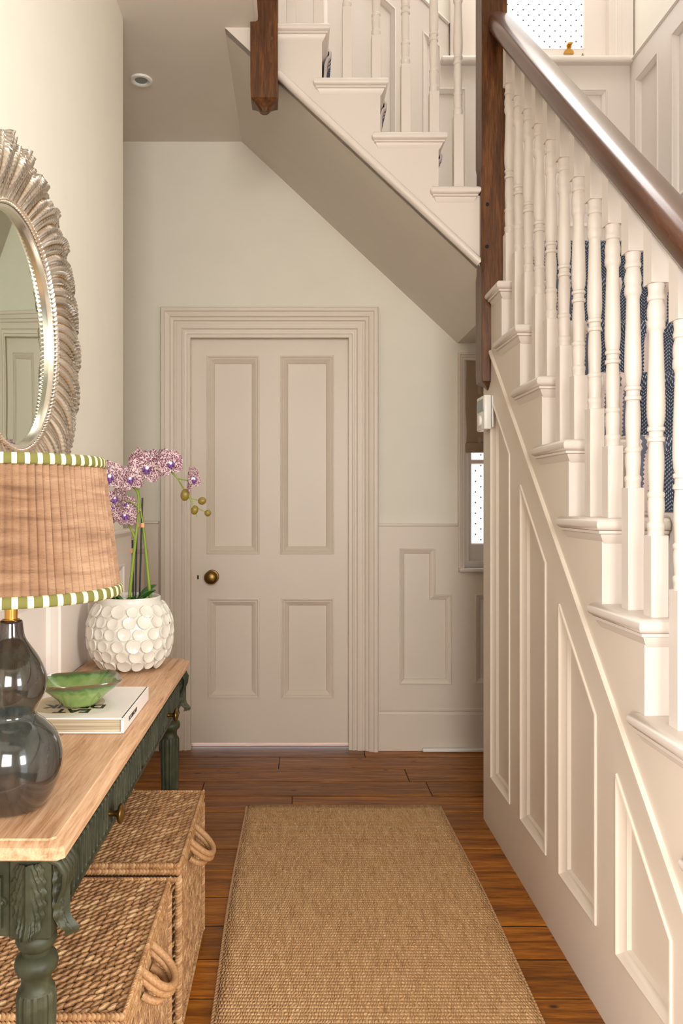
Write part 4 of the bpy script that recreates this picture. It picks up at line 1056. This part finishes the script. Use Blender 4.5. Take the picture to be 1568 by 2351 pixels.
for ri_, (z, n) in enumerate(rows):
    # radius and slope at z
    for i in range(len(pp)-1):
        if pp[i][1] <= z <= pp[i+1][1]: f_ = (z-pp[i][1])/(pp[i+1][1]-pp[i][1]); r = pp[i][0]+(pp[i+1][0]-pp[i][0])*f_; dr_, dz_ = pp[i+1][0]-pp[i][0], pp[i+1][1]-pp[i][1]; break
    for j in range(n):
        a = 2*pi*(j+0.5*(ri_ % 2)+rng.uniform(-0.12, 0.12))/n
        nv = Vector((dz_*cos(a), dz_*sin(a), -dr_)).normalized(); tu = Vector((-sin(a), cos(a), 0)); tv = nv.cross(tu)
        sc = rng.uniform(0.86, 1.12); zz = z+rng.uniform(-0.002, 0.002)
        m = Matrix(((tu.x*sc, tv.x*sc, nv.x, PXc+r*cos(a)+nv.x*0.002), (tu.y*sc, tv.y*sc, nv.y, PYc+r*sin(a)+nv.y*0.002), (tu.z*sc, tv.z*sc, nv.z, TZ+zz+nv.z*0.002), (0, 0, 0, 1)))
        if disc_me is None:
            d0 = MB(); d0.v = dm.v[:]; d0.f = dm.f[:]; ob = d0.build('disc', 'pot', None, 60, loc=(0, 0, 0)); disc_me = ob.data
            bpy.data.objects.remove(ob)
        clone(disc_me, 'disc', m, pot)
# stems etc.  (u,v) in the photograph at a given depth
def P3(u, v, y): return Vector(((u-U0)*y/F, y, HC+(V0-v)*y/F))
def spline(pts, n=8):
    out = []
    for i in range(len(pts)-1):
        p0 = pts[max(i-1, 0)]; p1 = pts[i]; p2 = pts[i+1]; p3 = pts[min(i+2, len(pts)-1)]
        for k in range(n):
            t = k/n; out.append(0.5*((2*p1)+(p2-p0)*t+(2*p0-5*p1+4*p2-p3)*t*t+(3*p1-3*p2+p3-p0)*t**3))
    out.append(pts[-1]); return out
Y0 = 2.045
def stem(pts, r0, r1, nm='stem', mat='stem'):
    mb = MB(); sp_ = spline([P3(*p) for p in pts]); mb.tube(sp_, lambda t: r0+(r1-r0)*t, 8); return mb.build(nm, mat, po, 60)
stem([(296, 1385, 2.03), (303, 1310, 2.03), (311, 1240, 2.03), (317, 1180, 2.035), (318, 1140, 2.04), (308, 1120, 2.04), (288, 1110, 2.03), (262, 1100, 2.02)], 0.0048, 0.002)
stem([(346, 1385, 2.06), (338, 1300, 2.06), (331, 1230, 2.055), (323, 1170, 2.05), (316, 1120, 2.05), (322, 1085, 2.05), (345, 1068, 2.05), (378, 1074, 2.05), (402, 1092, 2.05), (420, 1120, 2.05), (436, 1145, 2.05), (446, 1163, 2.05)], 0.0046, 0.0014)
stem([(311, 1238, 2.03), (301, 1215, 2.025), (296, 1205, 2.02), (288, 1190, 2.01), (270, 1180, 2.0)], 0.0035, 0.0016)
stem([(318, 1165, 2.035), (305, 1155, 2.03), (290, 1148, 2.02)], 0.0025, 0.0015)
stem([(405, 1098, 2.05), (425, 1102, 2.05), (440, 1100, 2.05)], 0.0016, 0.0012)
stem([(436, 1143, 2.05), (450, 1147, 2.05), (460, 1150, 2.05)], 0.0013, 0.0012)
stem([(446, 1163, 2.05), (460, 1170, 2.05), (474, 1176, 2.05)], 0.0013, 0.0012)
stem([(446, 1163, 2.05), (450, 1178, 2.05), (452, 1188, 2.05)], 0.0013, 0.0008)
for (u, v, ra, rb, an) in ((425, 1136, 0.0125, 0.0145, 0.2), (464, 1150, 0.0105, 0.0100, 1.2), (447, 1171, 0.0100, 0.0110, 0.3), (477, 1178, 0.0090, 0.0080, 1.0)):
    mb = MB(); c = P3(u, v, 2.048); d = Vector((sin(an), 0, cos(an))); s_ = Vector((cos(an), 0, -sin(an)))
    mb.ellipsoid(c, s_*ra, (0, ra, 0), d*rb*1.15, 14, 10); mb.build('bud', 'bud', po, 80)
for (u0_, v0_, u1_, v1_) in ((320, 1385, 327, 1143), (311, 1385, 315, 1170), (306, 1385, 304, 1240)):
    mb = MB(); mb.tube([P3(u0_, v0_, 2.05), P3(u1_, v1_, 2.05)], 0.0024, 8); mb.build('stake', 'black', po, 60)
for (u, v) in ((315, 1205), (327, 1206), (304, 1264)):
    mb = MB(); c = P3(u, v, 2.045); mb.lathe([(0.0052, -0.006), (0.0062, 0.0), (0.0052, 0.006)], c, 10); mb.build('tie', 'tie', po, 40)
def leafmesh(c, d, L, W_, curl):
    mb = MB(); c = Vector(c); d = Vector(d).normalized(); s_ = d.cross(Vector((0, 0, 1))).normalized()
    def fn(s, t):
        a = 2*s-1; ww = W_*sin(pi*min(1, 0.06+0.94*t)**0.8)**0.7
        return c+d*(L*t*cos(curl*t))+Vector((0, 0, 1))*(L*0.55*sin(1.6*t)-curl*L*t*t*0.7+0.012*abs(a)*sin(pi*t))+s_*a*ww
    mb.grid(fn, 8, 16); o = mb.build('leaf', 'leaf', po, 80); md = o.modifiers.new('s', 'SOLIDIFY'); md.thickness = 0.0016; return o
for c, d, L, W_, cu in (((PXc-0.005, PYc-0.01, 0.900), (0.1, -1, 0), 0.075, 0.026, 0.3), ((PXc+0.01, PYc, 0.900), (1, -0.2, 0), 0.065, 0.020, -0.3), ((PXc+0.01, PYc+0.01, 0.90), (0.8, 0.6, 0), 0.07, 0.022, -0.4), ((PXc-0.01, PYc, 0.90), (-1, 0.1, 0), 0.07, 0.022, 0.3), ((PXc, PYc-0.01, 0.90), (0.7, -0.8, 0), 0.06, 0.022, 0.2)):
    leafmesh(c, d, L, W_, cu)
# flowers
def petal_mesh(L, W_, cup, pw, seed):
    mb = MB(); r_ = random.Random(seed)
    def fn(s, t):
        a = 2*s-1; ww = W_*(sin(pi*(0.04+0.96*t)**pw)**0.62)
        return (a*ww, L*t, cup*(a*a*0.6+t*t)*L*0.5+0.0012*sin(9*t+5*a+seed))
    mb.grid(fn, 8, 8)
    for fi in mb.uv: mb.uv[fi] = [(u_+seed*0.7, v_*1.0+seed*0.3) for u_, v_ in mb.uv[fi]]
    o = mb.build('petal', 'petal', None, 80, loc=(0, 0, 0), recalc=False); me = o.data; bpy.data.objects.remove(o); return me
big = [petal_mesh(0.030, 0.0215, 0.35, 0.85, s) for s in (1, 2, 3)]; sep = [petal_mesh(0.030, 0.0135, 0.30, 0.9, s) for s in (4, 5, 6)]
def flower(u, v, y, yaw, pitch, roll, sc, rng):
    c = P3(u, v, y)
    mb = MB(); mb.ellipsoid((0, 0, 0.004), (0.0042, 0, 0), (0, 0.0048, 0), (0, 0, 0.006), 8, 6)
    R = Matrix.Rotation(yaw, 4, 'Z') @ Matrix.Rotation(pi/2+pitch, 4, 'X') @ Matrix.Rotation(roll, 4, 'Z')
    T = Matrix.Translation(c) @ R @ Matrix.Scale(sc, 4)
    mb.v = [tuple(T @ Vector(p)) for p in mb.v]; fo = mb.build('flower', 'column', po, 80, loc=c)
    for ang, me, dz in ((0, sep[0], -0.002), (2.3, sep[1], -0.002), (-2.3, sep[2], -0.002), (1.25, big[rng.randrange(3)], 0.001), (-1.25, big[rng.randrange(3)], 0.001)):
        m = T @ Matrix.Translation((0, 0, dz)) @ Matrix.Rotation(ang+rng.uniform(-0.1, 0.1), 4, 'Z') @ Matrix.Translation((0, 0.002, 0)) @ Matrix.Rotation(rng.uniform(-0.25, 0.15), 4, 'X')
        clone(me, 'petal', m, fo)
    mb = MB()
    for sgn in (-1, 1): mb.ellipsoid((sgn*0.005, -0.003, 0.006), (0.0024, 0, 0.001), (0, 0.005, 0.001), (sgn*0.001, 0, 0.004), 8, 5)
    mb.ellipsoid((0, -0.007, 0.006), (0.0034, 0, 0), (0, 0.0062, 0.0025), (0, -0.001, 0.0018), 8, 5)
    mb.v = [tuple(T @ Vector(p)) for p in mb.v]; mb.build('lip', 'lip', fo, 80)
    return fo
rng = random.Random(21)
for a in ((252, 1094, 2.00, 0.15, 0.0, 0.1, 1.38), (300, 1100, 2.01, 0.0, -0.1, 0.25, 1.2), (338, 1074, 2.015, 0.1, 0.1, -0.2, 1.42), (328, 1058, 2.055, -0.3, 0.3, 0.3, 1.2), (356, 1060, 2.045, 0.5, 0.2, -0.4, 1.2), (388, 1064, 2.02, 0.7, 0.0, 0.3, 1.3), (440, 1100, 2.04, 1.2, 0.0, 0.5, 1.15),
          (268, 1148, 2.02, -0.5, -0.5, 0.4, 1.2), (292, 1165, 2.03, 0.5, -0.6, -0.6, 1.15), (258, 1172, 2.01, -0.3, -0.3, 1.0, 1.2), (284, 1188, 2.0, 0.6, -0.7, 0.2, 1.15)):
    flower(*a, rng)

# ------------------------------------------------------------------ mirror
my, mz = 1.60, 1.55
mi = thing('wall_mirror', (XL, my, mz-0.40), 'round mirror with a ruffled champagne-silver shell frame on the left wall', 'mirror')
ri0, ro = 0.252, 0.385
rng = random.Random(9)
ph1 = [rng.uniform(0, 6.28) for _ in range(6)]
mb = MB(); NT_, NR = 1260, 16; ridge = []
def fold(th_, t):
    tw = th_+0.28*t*t
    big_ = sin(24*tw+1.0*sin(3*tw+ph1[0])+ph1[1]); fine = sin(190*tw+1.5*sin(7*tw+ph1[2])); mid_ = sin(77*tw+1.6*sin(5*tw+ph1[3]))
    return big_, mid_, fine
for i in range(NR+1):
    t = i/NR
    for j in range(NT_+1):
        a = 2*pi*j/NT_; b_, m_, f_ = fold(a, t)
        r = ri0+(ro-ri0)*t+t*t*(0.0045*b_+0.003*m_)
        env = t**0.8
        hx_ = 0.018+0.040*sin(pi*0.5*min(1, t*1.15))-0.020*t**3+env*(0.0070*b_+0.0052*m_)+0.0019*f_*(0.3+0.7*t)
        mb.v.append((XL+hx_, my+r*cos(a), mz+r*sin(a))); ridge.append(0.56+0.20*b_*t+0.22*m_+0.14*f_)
for i in range(NR):
    for j in range(NT_): a = i*(NT_+1)+j; mb.f.append((a, a+1, a+NT_+2, a+NT_+1))
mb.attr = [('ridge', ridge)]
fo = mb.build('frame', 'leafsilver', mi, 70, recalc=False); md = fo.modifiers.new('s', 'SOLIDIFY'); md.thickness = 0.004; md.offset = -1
mb = MB(); mb.lathe([(0.0, 0.0), (1, 1)], (0, 0, 0), 4); mb = MB()
rotprof(mb, [(0.38, 0.0), (0.36, 0.012), (ri0-0.004, 0.012), (ri0-0.012, 0.004)], (XL+0.001, my, mz), 'x', 64); mb.build('backing', 'leafsilver', mi, 40)
mb = MB(); NB = 150
for i in range(NB):
    a = 2*pi*i/NB; d = Vector((0, -sin(a), cos(a))); rd = Vector((0, cos(a), sin(a))); n = Vector((1, 0, 0))
    ax_ = (d*0.75+rd*0.5+n*0.3).normalized()
    mb.ellipsoid(Vector((XL+0.030, my, mz))+rd*(ri0+0.003), n*0.0075, rd.cross(n)*0.0042, ax_*0.0095, 6, 4)
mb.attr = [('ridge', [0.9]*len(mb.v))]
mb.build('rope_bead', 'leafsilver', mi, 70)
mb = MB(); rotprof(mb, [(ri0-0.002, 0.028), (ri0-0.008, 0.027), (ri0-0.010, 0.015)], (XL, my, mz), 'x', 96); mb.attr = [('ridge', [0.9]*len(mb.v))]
mb.f = mb.f[:-2]; mb.build('inner_rim', 'leafsilver', mi, 40)
mb = MB(); rotprof(mb, [(ri0-0.006, 0.012), (ri0-0.006, 0.016), (ri0-0.022, 0.018)], (XL, my, mz), 'x', 96); mb.build('glass', 'glassmirror', mi, 10)
